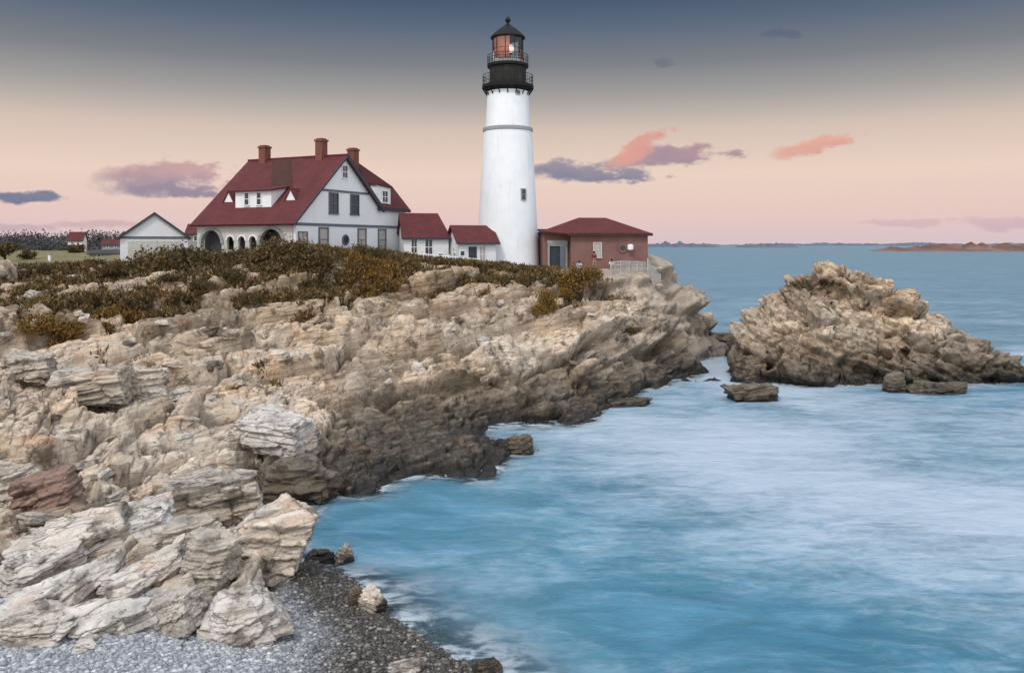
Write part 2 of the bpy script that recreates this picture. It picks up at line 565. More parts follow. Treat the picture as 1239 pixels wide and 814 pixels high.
def simple(name, col, rough=.6, var=.12, scale=3.0, metal=0.0, spec=.3, bmp=0.0, dirt=None):
    m_, kk = mat(name)
    pos = kk.n('ShaderNodeTexCoord').outputs['Object']
    n_ = kk.noise(pos, scale, 5, .6)
    c0 = tuple(c * (1 - var) for c in col[:3]) + (1,)
    c1 = tuple(min(1, c * (1 + var)) for c in col[:3]) + (1,)
    c = kk.mix(kk.ss(n_, .3, .7), c0, c1)
    if dirt:
        st = kk.noise(kk.vm('MULTIPLY', pos, (1.6, 1.6, .22)), 1.0, 5, .65)
        c = kk.mix(kk.m('MULTIPLY', kk.ss(st, .5, .78), dirt[1]), c, dirt[0])
    kk.put(kk.bs.inputs['Base Color'], c)
    kk.bs.inputs['Roughness'].default_value = rough
    kk.bs.inputs['Metallic'].default_value = metal
    kk.bs.inputs['Specular IOR Level'].default_value = spec
    if bmp:
        bump(kk, kk.noise(pos, scale * 6, 4), .4, bmp)
    return m_


def rock_material(name, tint=(1, 1, 1), terrain_attrs=False, tide=True, tide_h=.8, bed=BED):
    m_, kk = mat(name)
    pos = kk.n('ShaderNodeNewGeometry').outputs['Position']
    sp = kk.n('ShaderNodeSeparateXYZ')
    kk.put(sp.inputs[0], pos)
    pz = sp.outputs[2]
    # foliation: long streaks along the strike of the rock
    cb = kk.n('ShaderNodeCombineXYZ')
    for i, (b_, f_) in enumerate(zip(bed, (.30, .95, 3.0))):
        dt = kk.n('ShaderNodeVectorMath', operation='DOT_PRODUCT')
        kk.put(dt.inputs[0], pos)
        dt.inputs[1].default_value = tuple(float(q_) * f_ for q_ in b_)
        kk.put(cb.inputs[i], dt.outputs['Value'])
    mp = cb
    fol = kk.noise(mp.outputs[0], 1.6, 7, .66, .3)
    fol2 = kk.noise(mp.outputs[0], 6.0, 5, .7, .2)
    big = kk.noise(pos, .16, 4, .6)
    med = kk.noise(pos, .9, 6, .65)
    fine = kk.noise(pos, 6.5, 5, .7)
    base = kk.ramp(fol, [(.25, (.085, .072, .058, 1)), (.38, (.24, .205, .165, 1)), (.48, (.46, .40, .34, 1)), (.62, (.62, .555, .49, 1)), (.8, (.56, .54, .515, 1))])
    cool = kk.ramp(med, [(.3, (.12, .118, .118, 1)), (.47, (.40, .395, .39, 1)), (.7, (.62, .61, .60, 1))])
    c = kk.mix(kk.ss(big, .38, .58, 0, .8), base, cool)
    c = kk.mix(kk.ss(fol2, .52, .75, 0, .5), c, (.60, .545, .47, 1))
    c = kk.mix(kk.ss(kk.noise(kk.vm('ADD', pos, (31, 7, 3)), .45, 5, .6), .56, .72, 0, .55), c, (.46, .27, .165, 1))   # iron stain
    c = kk.mix(kk.ss(kk.noise(kk.vm('ADD', pos, (3, 47, 9)), .7, 6, .7), .52, .63, 0, .78), c, (.085, .07, .055, 1))    # lichen and weather staining
    c = kk.mix(kk.ss(fine, .54, .70, 0, .65), c, (.10, .085, .068, 1))
    if terrain_attrs:
        t = kk.attr('tone').outputs['Fac']
        c = kk.mix(1.0, c, kk.ramp(t, [(.15, (.50, .46, .42, 1)), (.40, (.86, .83, .80, 1)), (.60, (1.06, 1.03, 1.0, 1)), (.85, (1.22, 1.17, 1.12, 1))]), 'MULTIPLY')
    if terrain_attrs:
        bw = kk.m('MULTIPLY', kk.ss(kk.m('ADD', pz, kk.m('MULTIPLY', kk.m('SUBTRACT', big, .5), 7)), 4.6, 8.0), kk.ss(med, .34, .58, 1, .25))
        c = kk.mix(bw, c, kk.mix(1.0, c, (.66, .56, .43, 1), 'MULTIPLY'))
    c = kk.mix(1.0, c, (*tint, 1), 'MULTIPLY')
    crk = kk.n('ShaderNodeTexVoronoi', feature='DISTANCE_TO_EDGE')
    kk.put(crk.inputs['Vector'], kk.vm('ADD', cb.outputs[0], kk.vm('MULTIPLY', kk.vm('SUBTRACT', kk.n('ShaderNodeTexNoise').outputs['Color'], (.5, .5, .5)), (.5, .5, .5))))
    crk.inputs['Scale'].default_value = .75
    ck = kk.m('MULTIPLY', kk.ss(crk.outputs['Distance'], .035, .0), kk.ss(med, .35, .55))
    c = kk.mix(kk.m('MULTIPLY', ck, .75), c, (.055, .045, .036, 1))
    tide_attr = kk.attr('tide').outputs['Fac'] if terrain_attrs else tide_h
    if tide:
        lvl = kk.m('ADD', pz, kk.m('MULTIPLY', kk.m('SUBTRACT', med, .5), 2.2))
        lvl = kk.m('DIVIDE', lvl, tide_attr)
        c = kk.mix(kk.ss(lvl, 1.9, .9, 0, .6), c, (.115, .088, .06, 1))
        wetc_ = kk.ramp(kk.m('ADD', kk.m('MULTIPLY', fol, .6), kk.m('MULTIPLY', fine, .4)), [(.38, (.014, .013, .011, 1)), (.48, (.040, .032, .023, 1)), (.54, (.105, .080, .052, 1)), (.64, (.20, .165, .125, 1))])
        c = kk.mix(kk.ss(lvl, .95, .35, 0, .93), c, wetc_)
        c = kk.mix(kk.ss(lvl, .34, .10, 0, .85), c, (.016, .015, .013, 1))
        wet = kk.ss(lvl, 1.0, .2, .78, .36)
    else:
        wet = .8
    if terrain_attrs:
        veg, bea, lawn, path = (kk.attr(a).outputs['Fac'] for a in ('veg', 'beach', 'lawn', 'path'))
        shing = kk.n('ShaderNodeTexVoronoi')
        kk.put(shing.inputs['Vector'], pos)
        shing.inputs['Scale'].default_value = 9
        sv = kk.n('ShaderNodeSeparateXYZ')
        kk.put(sv.inputs[0], shing.outputs['Color'])
        dry = kk.ramp(sv.outputs[0], [(0, (.22, .245, .275, 1)), (.5, (.40, .425, .46, 1)), (1, (.60, .62, .64, 1))])
        wetp = kk.ramp(sv.outputs[0], [(0, (.03, .03, .03, 1)), (.6, (.075, .07, .062, 1)), (1, (.17, .155, .135, 1))])
        shore = kk.ss(kk.m('ADD', pz, kk.m('MULTIPLY', kk.m('SUBTRACT', big, .5), .5)), .48, .98)
        bc = kk.mix(shore, wetp, dry)
        c = kk.mix(bea, c, bc)
        soil = kk.ramp(med, [(.3, (.030, .024, .014, 1)), (.5, (.075, .052, .026, 1)), (.7, (.15, .10, .045, 1))])
        vm_ = kk.ss(kk.m('ADD', veg, kk.m('MULTIPLY', kk.m('SUBTRACT', fine, .5), .6)), .35, .65)
        c = kk.mix(vm_, c, soil)
        lc = kk.ramp(kk.noise(pos, .25, 5, .6), [(.3, (.15, .13, .058, 1)), (.7, (.23, .20, .095, 1))])
        c = kk.mix(lawn, c, lc)
        c = kk.mix(kk.m('MULTIPLY', path, .75), c, kk.ramp(med, [(.3, (.30, .25, .20, 1)), (.7, (.46, .40, .33, 1))]))
    kk.put(kk.bs.inputs['Base Color'], c)
    kk.put(kk.bs.inputs['Roughness'], wet)
    kk.bs.inputs['Specular IOR Level'].default_value = .3
    hgt = kk.m('ADD', kk.m('MULTIPLY', fol2, .6), kk.m('ADD', kk.m('MULTIPLY', fine, .5), kk.m('MULTIPLY', kk.noise(pos, 22, 3, .6), .25)))
    bump(kk, hgt, .9, .09)
    return m_


NS2 = Vector((.30, -.22, .92)).normalized()              # beds dip down to the right
ST2 = Vector((.5, .86, 0))
ST2 = (ST2 - NS2 * ST2.dot(NS2)).normalized()
BED2 = (np.array(ST2), np.array(NS2.cross(ST2)), np.array(NS2))
M_ROCK = rock_material('headland_rock', (1.18, 1.07, .92), terrain_attrs=True)
M_ISLE = rock_material('islet_rock', (1.12, 1.01, .86), terrain_attrs=True, bed=BED2)
M_BOUL = rock_material('boulder_rock', (1.06, 1.0, .91))
M_PALE = rock_material('pale_boulder_rock', (1.30, 1.26, 1.20), tide_h=.3)
M_RED = rock_material('red_boulder_rock', (.60, .42, .35), tide=False)
M_DARK = rock_material('dark_boulder_rock', (.40, .35, .29))

M_WHITE = simple('white_clapboard', (.80, .81, .82), .55, .04, .8, dirt=((.55, .54, .50, 1), .25))
M_TOWER = simple('white_tower_paint', (.80, .825, .85), .5, .04, .6, dirt=((.56, .55, .53, 1), .42), bmp=.03)
M_CREAM = simple('cream_porch_paint', (.55, .53, .48), .6, .08, 1.5)
M_TRIM = simple('slate_trim', (.12, .135, .16), .5, .1, 2)
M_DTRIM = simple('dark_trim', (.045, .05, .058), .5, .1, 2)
M_GLASS = simple('window_glass', (.025, .03, .038), .08, .2, 2, spec=.6)
M_CURT = simple('window_blind', (.42, .39, .36), .5, .12, 2)
M_IRON = simple('black_iron', (.009, .009, .009), .6, .2, 2, spec=.2)
M_IRON2 = simple('weathered_iron', (.020, .020, .019), .6, .3, 1.2, spec=.25, dirt=((.075, .052, .035, 1), .6))
M_GREY = simple('grey_paint', (.30, .30, .30), .6, .12, 2)
M_DOOR = simple('dark_door', (.035, .042, .052), .5, .2, 2)
M_FENCE = simple('weathered_fence_wood', (.40, .385, .36), .75, .2, 4)
M_CHIM = simple('chimney_brick', (.17, .065, .05), .85, .3, 7)


def shingle_mat(name, a, b, sx=1.6):
    m_, kk = mat(name)
    pos = kk.n('ShaderNodeTexCoord').outputs['Object']
    br = kk.n('ShaderNodeTexBrick')
    sp = kk.n('ShaderNodeSeparateXYZ')
    kk.put(sp.inputs[0], pos)
    cb = kk.n('ShaderNodeCombineXYZ')
    kk.put(cb.inputs[0], kk.m('ADD', sp.outputs[0], sp.outputs[1]))
    kk.put(cb.inputs[1], sp.outputs[2])
    kk.put(br.inputs['Vector'], cb.outputs[0])
    br.inputs['Scale'].default_value = sx
    br.inputs['Color1'].default_value = (*a, 1)
    br.inputs['Color2'].default_value = (*b, 1)
    br.inputs['Mortar'].default_value = (a[0] * .55, a[1] * .55, a[2] * .55, 1)
    br.inputs['Mortar Size'].default_value = .012
    br.inputs['Row Height'].default_value = .22
    c = br.outputs['Color']
    n_ = kk.noise(pos, .55, 5, .6)
    c = kk.mix(1.0, c, kk.ramp(n_, [(.3, (.82, .82, .82, 1)), (.7, (1.14, 1.12, 1.12, 1))]), 'MULTIPLY')
    kk.put(kk.bs.inputs['Base Color'], c)
    kk.bs.inputs['Roughness'].default_value = .8
    kk.bs.inputs['Specular IOR Level'].default_value = .2
    bump(kk, br.outputs['Fac'], .3, .02)
    return m_


M_ROOF = shingle_mat('red_shingles', (.13, .036, .037), (.105, .030, .032))
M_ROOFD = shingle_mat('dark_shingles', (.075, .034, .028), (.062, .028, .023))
M_ROOFG = shingle_mat('grey_shingles', (.075, .075, .08), (.06, .06, .065))
M_BRICK = shingle_mat('red_brick', (.25, .135, .12), (.22, .115, .10), 3.2)


def clapboard(name, col):
    m_, kk = mat(name)
    pos = kk.n('ShaderNodeTexCoord').outputs['Object']
    wv = kk.n('ShaderNodeTexWave', wave_type='BANDS', bands_direction='Z', wave_profile='SAW')
    kk.put(wv.inputs['Vector'], pos)
    wv.inputs['Scale'].default_value = 1.4
    st = kk.noise(kk.vm('MULTIPLY', pos, (1.2, 1.2, .3)), 1.0, 5, .65)
    c = kk.mix(kk.ss(st, .45, .8, 0, .3), col, (.56, .56, .54, 1))
    kk.put(kk.bs.inputs['Base Color'], c)
    kk.bs.inputs['Roughness'].default_value = .55
    kk.bs.inputs['Specular IOR Level'].default_value = .3
    bump(kk, wv.outputs['Fac'], .5, .03)
    return m_


M_CLAP = clapboard('clapboard_siding', (.80, .815, .835, 1))


def plant_mat(name, cols=None):
    m_, kk = mat(name)
    if cols is None:
        c = kk.attr('tint').outputs['Color']
    else:
        rn = kk.n('ShaderNodeNewGeometry').outputs['Random Per Island']
        c = kk.ramp(rn, [(i / (len(cols) - 1), (*q, 1)) for i, q in enumerate(cols)])
    kk.put(kk.bs.inputs['Base Color'], c)
    kk.bs.inputs['Roughness'].default_value = .75
    kk.bs.inputs['Specular IOR Level'].default_value = .15
    return m_


M_COVER = plant_mat('ground_cover_leaves')
M_SHR_D = plant_mat('dark_shrub_leaves', [(.042, .033, .017), (.09, .066, .031), (.14, .098, .044), (.08, .068, .032)])
M_SHR_B = plant_mat('brown_shrub_leaves', [(.055, .04, .018), (.12, .078, .032), (.17, .11, .045), (.105, .082, .035)])
M_SHR_G = plant_mat('golden_shrub_leaves', [(.11, .065, .016), (.19, .11, .024), (.24, .14, .036), (.14, .085, .024)])
M_FAR = plant_mat('far_tree_leaves', [(.055, .062, .07), (.075, .082, .09), (.09, .092, .095), (.065, .066, .062), (.09, .082, .075)])  # bare-tree grey, with distance haze mixed into the colour
M_BARK = simple('bark', (.06, .045, .035), .9, .3, 4)

# ------------------------------------------------------------------ headland mesh
tan_c = np.concatenate([np.linspace(-1.2, -.70, 60, endpoint=False), np.linspace(-.70, .33, 900), np.linspace(.335, .52, 24)])
ys = np.concatenate([np.exp(np.linspace(math.log(11), math.log(19), 50, endpoint=False)), np.exp(np.linspace(math.log(19), math.log(106), 1150, endpoint=False)),
                     np.exp(np.linspace(math.log(106), math.log(420), 110))])
TY, TT = np.meshgrid(ys, tan_c, indexing='ij')
TX = TT * TY
tz, ta, tb, td = terrain(TX, TY)


def displace(X, Y, zb, d, fine=0.0):
    """move the smooth ground along its own normal"""
    d = d - fine
    for _ in range(1):                                   # ease the joints over a few samples
        d[1:-1] = .25 * d[:-2] + .5 * d[1:-1] + .25 * d[2:]
        d[:, 1:-1] = .25 * d[:, :-2] + .5 * d[:, 1:-1] + .25 * d[:, 2:]
    d = d + fine
    pu = np.stack([np.gradient(a, axis=1) for a in (X, Y, zb)], -1)
    pv = np.stack([np.gradient(a, axis=0) for a in (X, Y, zb)], -1)
    n_ = np.cross(pu, pv)
    n_ /= np.maximum(np.linalg.norm(n_, axis=-1, keepdims=True), 1e-9)
    n_[n_[..., 2] < 0] *= -1
    for _ in range(3):
        n_[1:-1, 1:-1] = (n_[:-2, 1:-1] + n_[2:, 1:-1] + n_[1:-1, :-2] + n_[1:-1, 2:] + n_[1:-1, 1:-1]) / 5
    n_ /= np.linalg.norm(n_, axis=-1, keepdims=True)
    return np.stack([X, Y, zb], -1) + n_ * d[..., None]


tp = displace(TX, TY, tb, td, ta.pop('fine'))
nr, nc = TX.shape
idx = np.arange(nr * nc).reshape(nr, nc)
F = np.stack([idx[:-1, :-1], idx[:-1, 1:], idx[1:, 1:], idx[1:, :-1]], -1).reshape(-1, 4)
tzf = tz.ravel()
F = F[(tzf[F] > -2.4).any(1)]
used = np.unique(F)
remap = np.full(nr * nc, -1)
remap[used] = np.arange(len(used))
V = tp.reshape(-1, 3)[used]
me = mesh_np('headland_terrain', V, remap[F], [M_ROCK])
for kx, vx in ta.items():
    attr(me, kx, vx.ravel()[used])
tag(obj('headland_terrain', me), kind='structure')


# ------------------------------------------------------------------ the islet


def islet_h(x, y):
    xs = [18.9, 19.7, 21.0, 23.2, 24.3, 26.5, 28.7, 31.0, 32.8, 34.4, 36.0, 39.0, 42.6, 45.2, 47.0, 48.5]
    hs = [-2, 3.4, 5.2, 7.0, 7.9, 9.0, 9.7, 9.7, 9.4, 8.8, 7.6, 6.0, 4.2, 2.6, .9, -2]
    wx = x * (1 + (73.5 / y - 1) * sstep(31, 22, x)) - .3 + fbm(x / 4, y / 4, 201, 3) * .6
    h = np.interp(wx, xs, hs)
    yf = np.interp(x, [18, 21, 25, 30, 35, 40, 44, 49], [73, 70.8, 70.6, 71, 70, 70.2, 71.5, 74])
    yr = np.interp(x, [18, 24, 30, 36, 49], [78, 79.5, 80, 79, 79])
    wy = y + fbm(x / 3, y / 3, 211, 3) * .9
    t = np.where(wy < yr, (yr - wy) / (yr - yf), (wy - yr) / 11.)
    shp = np.where(t < 1, 1 - np.clip(t, 0, 1) ** 1.9, 1 - t)
    z = np.where(h > 0, h * shp, h)
    z = np.where(t > 1, (1 - t) * 6, z)
    z = np.maximum(z, -3)
    r = sstep(-1.5, .3, z)
    zb = z
    hA, eA, rA = slabs3(x, y, z, (8.0, 5.0, 2.6), 301, .10, .45, BED2)
    hB, eB, rB = slabs3(x, y, z, (3.4, 2.1, 1.1), 311, .14, .20, BED2)
    hC, eC, rC = slabs3(x, y, z, (1.2, .8, .42), 321, .16, .06, BED2)
    sm = sstep(-.1, .4, fbm(x / 4.5, y / 4.5, 371, 3))
    hB, hC = hB * (1 - .6 * sm), hC * (1 - .6 * sm)
    d = hA + hB + hC - .85 * sstep(.10, 0, eA) - .5 * sstep(.12, 0, eB) - .08 * sstep(.12, 0, eC) + fbm(x + z * .5, y - z * .5, 331, 4) * .16
    s = x * BED2[2][0] + y * BED2[2][1] + z * BED2[2][2] + fbm(x / 5, y / 5, 341, 3) * .4
    fr = s / .9 - np.floor(s / .9)
    d += .4 * (sstep(0, .25, fr) * (1 - fr) - .35)
    fi = hC * .8 - .08 * sstep(.12, 0, eC) + .07 * (.35 - np.abs(fbm(x / .8 + z, y / .8 - z, 671, 4, .6)))
    d = d + fi
    return z + r * d, .45 * rA + .35 * rB + .2 * rC, zb, r * d, r * fi


gy, gx = np.meshgrid(np.concatenate([np.linspace(66, 82, 330, endpoint=False), np.linspace(82, 94, 90)]), np.linspace(15, 51, 520), indexing='ij')
iz, it, ib_, id_, if_ = islet_h(gx, gy)
ip = displace(gx, gy, ib_, id_, if_)
idx = np.arange(iz.size).reshape(iz.shape)
F = np.stack([idx[:-1, :-1], idx[:-1, 1:], idx[1:, 1:], idx[1:, :-1]], -1).reshape(-1, 4)
F = F[(iz.ravel()[F] > -1.2).any(1)]
used = np.unique(F)
remap = np.full(iz.size, -1)
remap[used] = np.arange(len(used))
isl = Vector((31, 78, 0))
me = mesh_np('rock_islet', (ip.reshape(-1, 3) - np.array(isl))[used], remap[F], [M_ISLE])
attr(me, 'tone', it.ravel()[used])
attr(me, 'tide', np.full(len(used), 2.7))
vv = sstep(9.2, 8.4, iz) * sstep(.4, .1, id_) * sstep(.35, .6, fbm(gx / 2.2, gy / 2.2, 351, 4) * .5 + .55) * sstep(7.0, 8.2, iz) * sstep(33.5, 31.5, gx) * sstep(25.5, 27, gx)
attr(me, 'veg', vv.ravel()[used] * .8)
o = obj('rock_islet', me)
o.location = isl
tag(o, 'large craggy brown rock islet standing in the sea off the headland', 'rock')

# ------------------------------------------------------------------ the sea
m_, kk = mat('sea_water')
geo = kk.n('ShaderNodeNewGeometry')
pos = geo.outputs['Position']
depth = kk.attr('depth').outputs['Fac']
wash = kk.attr('wash').outputs['Fac']
st1 = kk.noise(kk.vm('MULTIPLY', pos, (.05, .085, 1)), 1.0, 5, .6, .6)
st2 = kk.noise(kk.vm('MULTIPLY', pos, (.20, .42, 1)), 1.0, 5, .62, .7)
st3 = kk.noise(kk.vm('MULTIPLY', pos, (.8, 1.35, 1)), 1.0, 4, .62, .6)
deep = kk.mix(kk.ss(st1, .35, .65), (.050, .165, .24, 1), (.085, .235, .325, 1))
deep = kk.mix(kk.ss(st2, .4, .62, 0, .6), deep, (.11, .29, .41, 1))
st4 = kk.noise(kk.vm('MULTIPLY', pos, (1.7, 4.2, 1)), 1.0, 4, .65, .3)
deep = kk.mix(kk.ss(st4, .52, .72, 0, .45), deep, (.030, .125, .20, 1))
milk = kk.m('ADD', kk.m('MULTIPLY', kk.m('SUBTRACT', st1, .5), 1.0), kk.m('ADD', kk.m('MULTIPLY', kk.m('SUBTRACT', st2, .5), 1.0), kk.m('MULTIPLY', kk.m('SUBTRACT', st3, .5), .8)))
milk = kk.m('ADD', milk, kk.m('MULTIPLY', kk.m('SUBTRACT', st4, .5), .6))
milk = kk.ss(kk.m('ADD', milk, kk.m('SUBTRACT', kk.m('MULTIPLY', wash, 1.0), .30)), -.32, .8)
wc = kk.mix(kk.m('MULTIPLY', milk, .80), deep, (.54, .615, .70, 1))
sh = kk.ss(depth, 1.4, .1)
wc = kk.mix(kk.m('MULTIPLY', sh, .35), wc, (.16, .24, .28, 1))
edge = kk.m('MULTIPLY', kk.ss(depth, .65, .0), kk.ss(kk.m('ADD', st3, kk.m('MULTIPLY', kk.m('SUBTRACT', st2, .5), .8)), .38, .62))
wc = kk.mix(kk.m('MULTIPLY', edge, .8), wc, (.66, .72, .77, 1))
kk.put(kk.bs.inputs['Base Color'], wc)
kk.bs.inputs['Roughness'].default_value = .30
kk.bs.inputs['IOR'].default_value = 1.33
kk.bs.inputs['Specular IOR Level'].default_value = .38
bh = kk.m('ADD', kk.m('MULTIPLY', kk.noise(kk.vm('MULTIPLY', pos, (.38, .75, 1)), 1.0, 4, .6, .5), 1.0), kk.m('MULTIPLY', st3, .35))
bump(kk, bh, .6, .24)
tr = kk.n('ShaderNodeBsdfTransparent')
tr.inputs[0].default_value = (.72, .86, .92, 1)
mx = kk.n('ShaderNodeMixShader')
clear = kk.m('MULTIPLY', kk.ss(depth, .75, .02, 0, .85), kk.m('SUBTRACT', 1.0, kk.m('MULTIPLY', edge, .8)))
kk.put(mx.inputs[0], clear)
kk.put(mx.inputs[1], kk.bs.outputs[0])
kk.put(mx.inputs[2], tr.outputs[0])
kk.put(kk.out.inputs[0], mx.outputs[0])
M_SEA = m_

wy_ = np.concatenate([np.exp(np.linspace(math.log(9), math.log(130), 420, endpoint=False)), np.exp(np.linspace(math.log(130), math.log(40000), 60))])
wt = np.linspace(-1.3, 1.3, 521)
GY, GT = np.meshgrid(wy_, wt, indexing='ij')
GX = GT * GY
nearm = GY < 135
dep = np.full(GX.shape, 5.0)
hz_ = H(GX[nearm], GY[nearm])
iz_ = islet_h(GX[nearm], GY[nearm])[0]
dep[nearm] = -np.maximum(hz_, iz_)
idx = np.arange(GX.size).reshape(GX.shape)
F = np.stack([idx[:-1, :-1], idx[:-1, 1:], idx[1:, 1:], idx[1:, :-1]], -1).reshape(-1, 4)
swl = np.where(GY < 200, .05 * fbm(GX / 9, GY / 4, 401, 3), 0)
me = mesh_np('sea', np.stack([GX.ravel(), GY.ravel(), swl.ravel()], -1), F, [M_SEA], smooth=True)
attr(me, 'depth', dep.ravel())
# milky aerated water: through the channel, in a broad plume across the cove
ws = np.exp(-(((GX - 21 + .25 * (GY - 75)) / 6.) ** 2 + ((GY - 78) / 16.) ** 2)) * 1.0
ws += .85 * np.exp(-(((GX - 12) / 9) ** 2 + ((GY - 50) / 11) ** 2)) + .6 * np.exp(-(((GX - 19) / 9) ** 2 + ((GY - 36) / 9) ** 2)) + .35 * np.exp(-(((GX - 34) / 14) ** 2 + ((GY - 56) / 9) ** 2))
ws -= .35 * np.exp(-(((GX - 6) / 5) ** 2 + ((GY - 26.5) / 3) ** 2)) + .3 * np.exp(-(((GX + 3) / 5) ** 2 + ((GY - 38) / 5) ** 2))
ws += .9 * np.exp(-np.clip(dep, 0, 9) / .6) * sstep(0, 10, GX) + .35 * np.exp(-np.clip(dep, 0, 9) / .4)
ws += .2
ws = np.where(GY > 100, .2 - .3 * sstep(100, 260, GY), ws)
attr(me, 'wash', np.clip(ws, -.3, 1.3).ravel())
tag(obj('sea', me), kind='structure')

# far islands on the horizon
M_ISLF = simple('far_island_scrub', (.20, .11, .085), .9, .4, .02)
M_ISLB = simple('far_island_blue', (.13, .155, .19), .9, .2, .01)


def far_island(px0, px1, Y, hmax, m_, seed, dpt=60):
    n = 240
    xs = (np.linspace(px0, px1, n) - CX) / FPX * Y
    prof = np.clip(np.sin(np.linspace(0, PI, n)) ** .45 * hmax * (.62 + .4 * fbm(np.linspace(0, 11, n), np.zeros(n), seed, 3) + .22 * fbm(np.linspace(0, 90, n), np.zeros(n), seed + 1, 3)), 0, None)
    V = []
    for j, (dy_, f) in enumerate(((-dpt, 0), (-dpt * .6, .45), (-dpt * .2, .9), (0, 1), (dpt * .5, .6), (dpt, 0))):
        for x_, h_ in zip(xs, prof):
            V.append((x_, Y + dy_, h_ * f * (1 + .15 * math.sin(x_ * .07 + j)) - .6))
    F = [(j * n + i, j * n + i + 1, (j + 1) * n + i + 1, (j + 1) * n + i) for j in range(5) for i in range(n - 1)]
    return tag(obj('far_island', mesh_np('far_island', np.array(V), np.array(F), [m_])), kind='structure')


far_island(1060, 1330, 1550, 19, M_ISLF, 501)
far_island(775, 868, 3800, 28, M_ISLB, 502, 120)
far_island(892, 962, 3400, 25, M_ISLB, 503, 100)
far_island(700, 1500, 9000, 42, M_ISLB, 504, 300)


# ------------------------------------------------------------------ building helpers
def window(parent, p, w_, h_, face='-y', frame=M_WHITE, glass=M_GLASS, bars=(1, 1), fw=.09, sill=True):
    """a window on a wall: frame (part) with its pane (sub-part)"""
    if face == '-y':
        R, O = Vector((1, 0, 0)), Vector((0, -1, 0))
    elif face == '-x':
        R, O = Vector((0, -1, 0)), Vector((-1, 0, 0))
    else:
        R, O = Vector((0, 1, 0)), Vector((1, 0, 0))
    p = Vector(p)
    U = Vector((0, 0, 1))

    def bx(mb, a0, a1, z0, z1, d0, d1):
        pts = [p + R * a + U * z + O * d for d in (d0, d1) for z in (z0, z1) for a in (a0, a1)]
        mb.add(pts, [(0, 1, 3, 2), (4, 6, 7, 5), (0, 4, 5, 1), (2, 3, 7, 6), (0, 2, 6, 4), (1, 5, 7, 3)])
    mb = MB()
    bx(mb, -w_ / 2 - fw, -w_ / 2, 0, h_, .003, .09)
    bx(mb, w_ / 2, w_ / 2 + fw, 0, h_, .003, .09)
    bx(mb, -w_ / 2 - fw, w_ / 2 + fw, h_, h_ + fw, .003, .09)
    if sill:
        bx(mb, -w_ / 2 - fw * 1.4, w_ / 2 + fw * 1.4, -fw, 0, .003, .14)
    for i in range(bars[0]):
        a = -w_ / 2 + w_ * (i + 1) / (bars[0] + 1)
        bx(mb, a - .022, a + .022, 0, h_, .02, .06)
    for i in range(bars[1]):
        z = h_ * (i + 1) / (bars[1] + 1)
        bx(mb, -w_ / 2, w_ / 2, z - .03, z + .03, .022, .064)
    f = mb.build('window', frame, parent)
    g = MB()
    bx(g, -w_ / 2 + .002, w_ / 2 - .002, .002, h_ - .002, .006, .018)
    g.build('pane', glass, f)
    return f


def slab_roof(quads, th=.16):
    """roof planes as thick slabs; every quad given counter-clockwise from outside"""
    mb = MB()
    for q in quads:
        q = [Vector(p) for p in q]
        n = (q[1] - q[0]).cross(q[2] - q[0]).normalized()
        n = -n if n.z < 0 else n
        mb.prism([p - n * th for p in q], n * th)
    return mb


# ------------------------------------------------------------------ keeper's house
HA = math.atan2(.9, .44)
HB = 10.9
house = empty('keepers_house', (-16.2, 80, HB), HA)
tag(house, 'large white gabled keeper house with red shingle roof and chimneys on the headland', 'house')
zl = lambda py, Y: CAMZ + (HY - py) / FPX * Y - HB
RZ, EZ, ES = 9.75, 2.95, -7.7
WZ = 4.9          # wing eave
RT = 12.3
slope = (RZ - EZ) / -ES
# main walls: one shell
mb = MB()
gp = [(-7.0, 0, -1.2), (10.5, 0, -1.2), (10.5, 0, WZ - .05), (5.7, 0, WZ - .05), (0, 0, RZ - .25), (-6.9, 0, RZ - .25 - 6.9 * slope), (-7.0, 0, 2.6)]
mb.prism(gp, (0, .3, 0))
mb.box(-5.8, -5.5, .3, RT - .3, -1.2, 3.9)
mb.prism([(-5.8, RT - .3, -1.2), (8, RT - .3, -1.2), (8, RT - .3, 3.5), (0, RT - .3, RZ - .25), (-5.8, RT - .3, 4.2)], (0, .25, 0))
mb.prism([(10.2, .3, -1.2), (10.2, .3, WZ + .2), (10.2, 2.0, 7.2), (10.2, 8.7, WZ - .7), (10.2, 8.7, -1.2)], (.3, 0, 0))
mb.box(8.0, 10.2, 8.4, 8.7, -1.2, WZ - .9)
mb.build('wall', M_CLAP, house)
# red roof
qs = [[(ES, -.45, EZ), (0, -.45, RZ), (0, RT, RZ), (ES, RT, EZ)][::-1],
      [(0, -.45, RZ), (5.95, -.45, RZ - 5.95 * .82), (5.95, RT, RZ - 5.95 * .82), (0, RT, RZ)][::-1]]
mb = slab_roof(qs)
mb.bar((0, -.45, RZ + .03), (0, RT, RZ + .03), .12)
roof = mb.build('roof', M_ROOF, house)
# wing roof (right): front slope, hipped right rake, rear slope
A_, B_ = (4.4, 2.0, 9.7), (11.0, 2.0, 7.5)
E0, E1 = (5.4, -.35, WZ + .05), (11.0, -.35, WZ)
wr = slab_roof([[E0, E1, B_], [E0, B_, A_], [(11.0, 9.0, WZ - .8), (1.2, 9.0, WZ - .7), B_], [(1.2, 9.0, WZ - .7), A_, B_]], .14)
wr.build('wing_roof', M_ROOF, house)
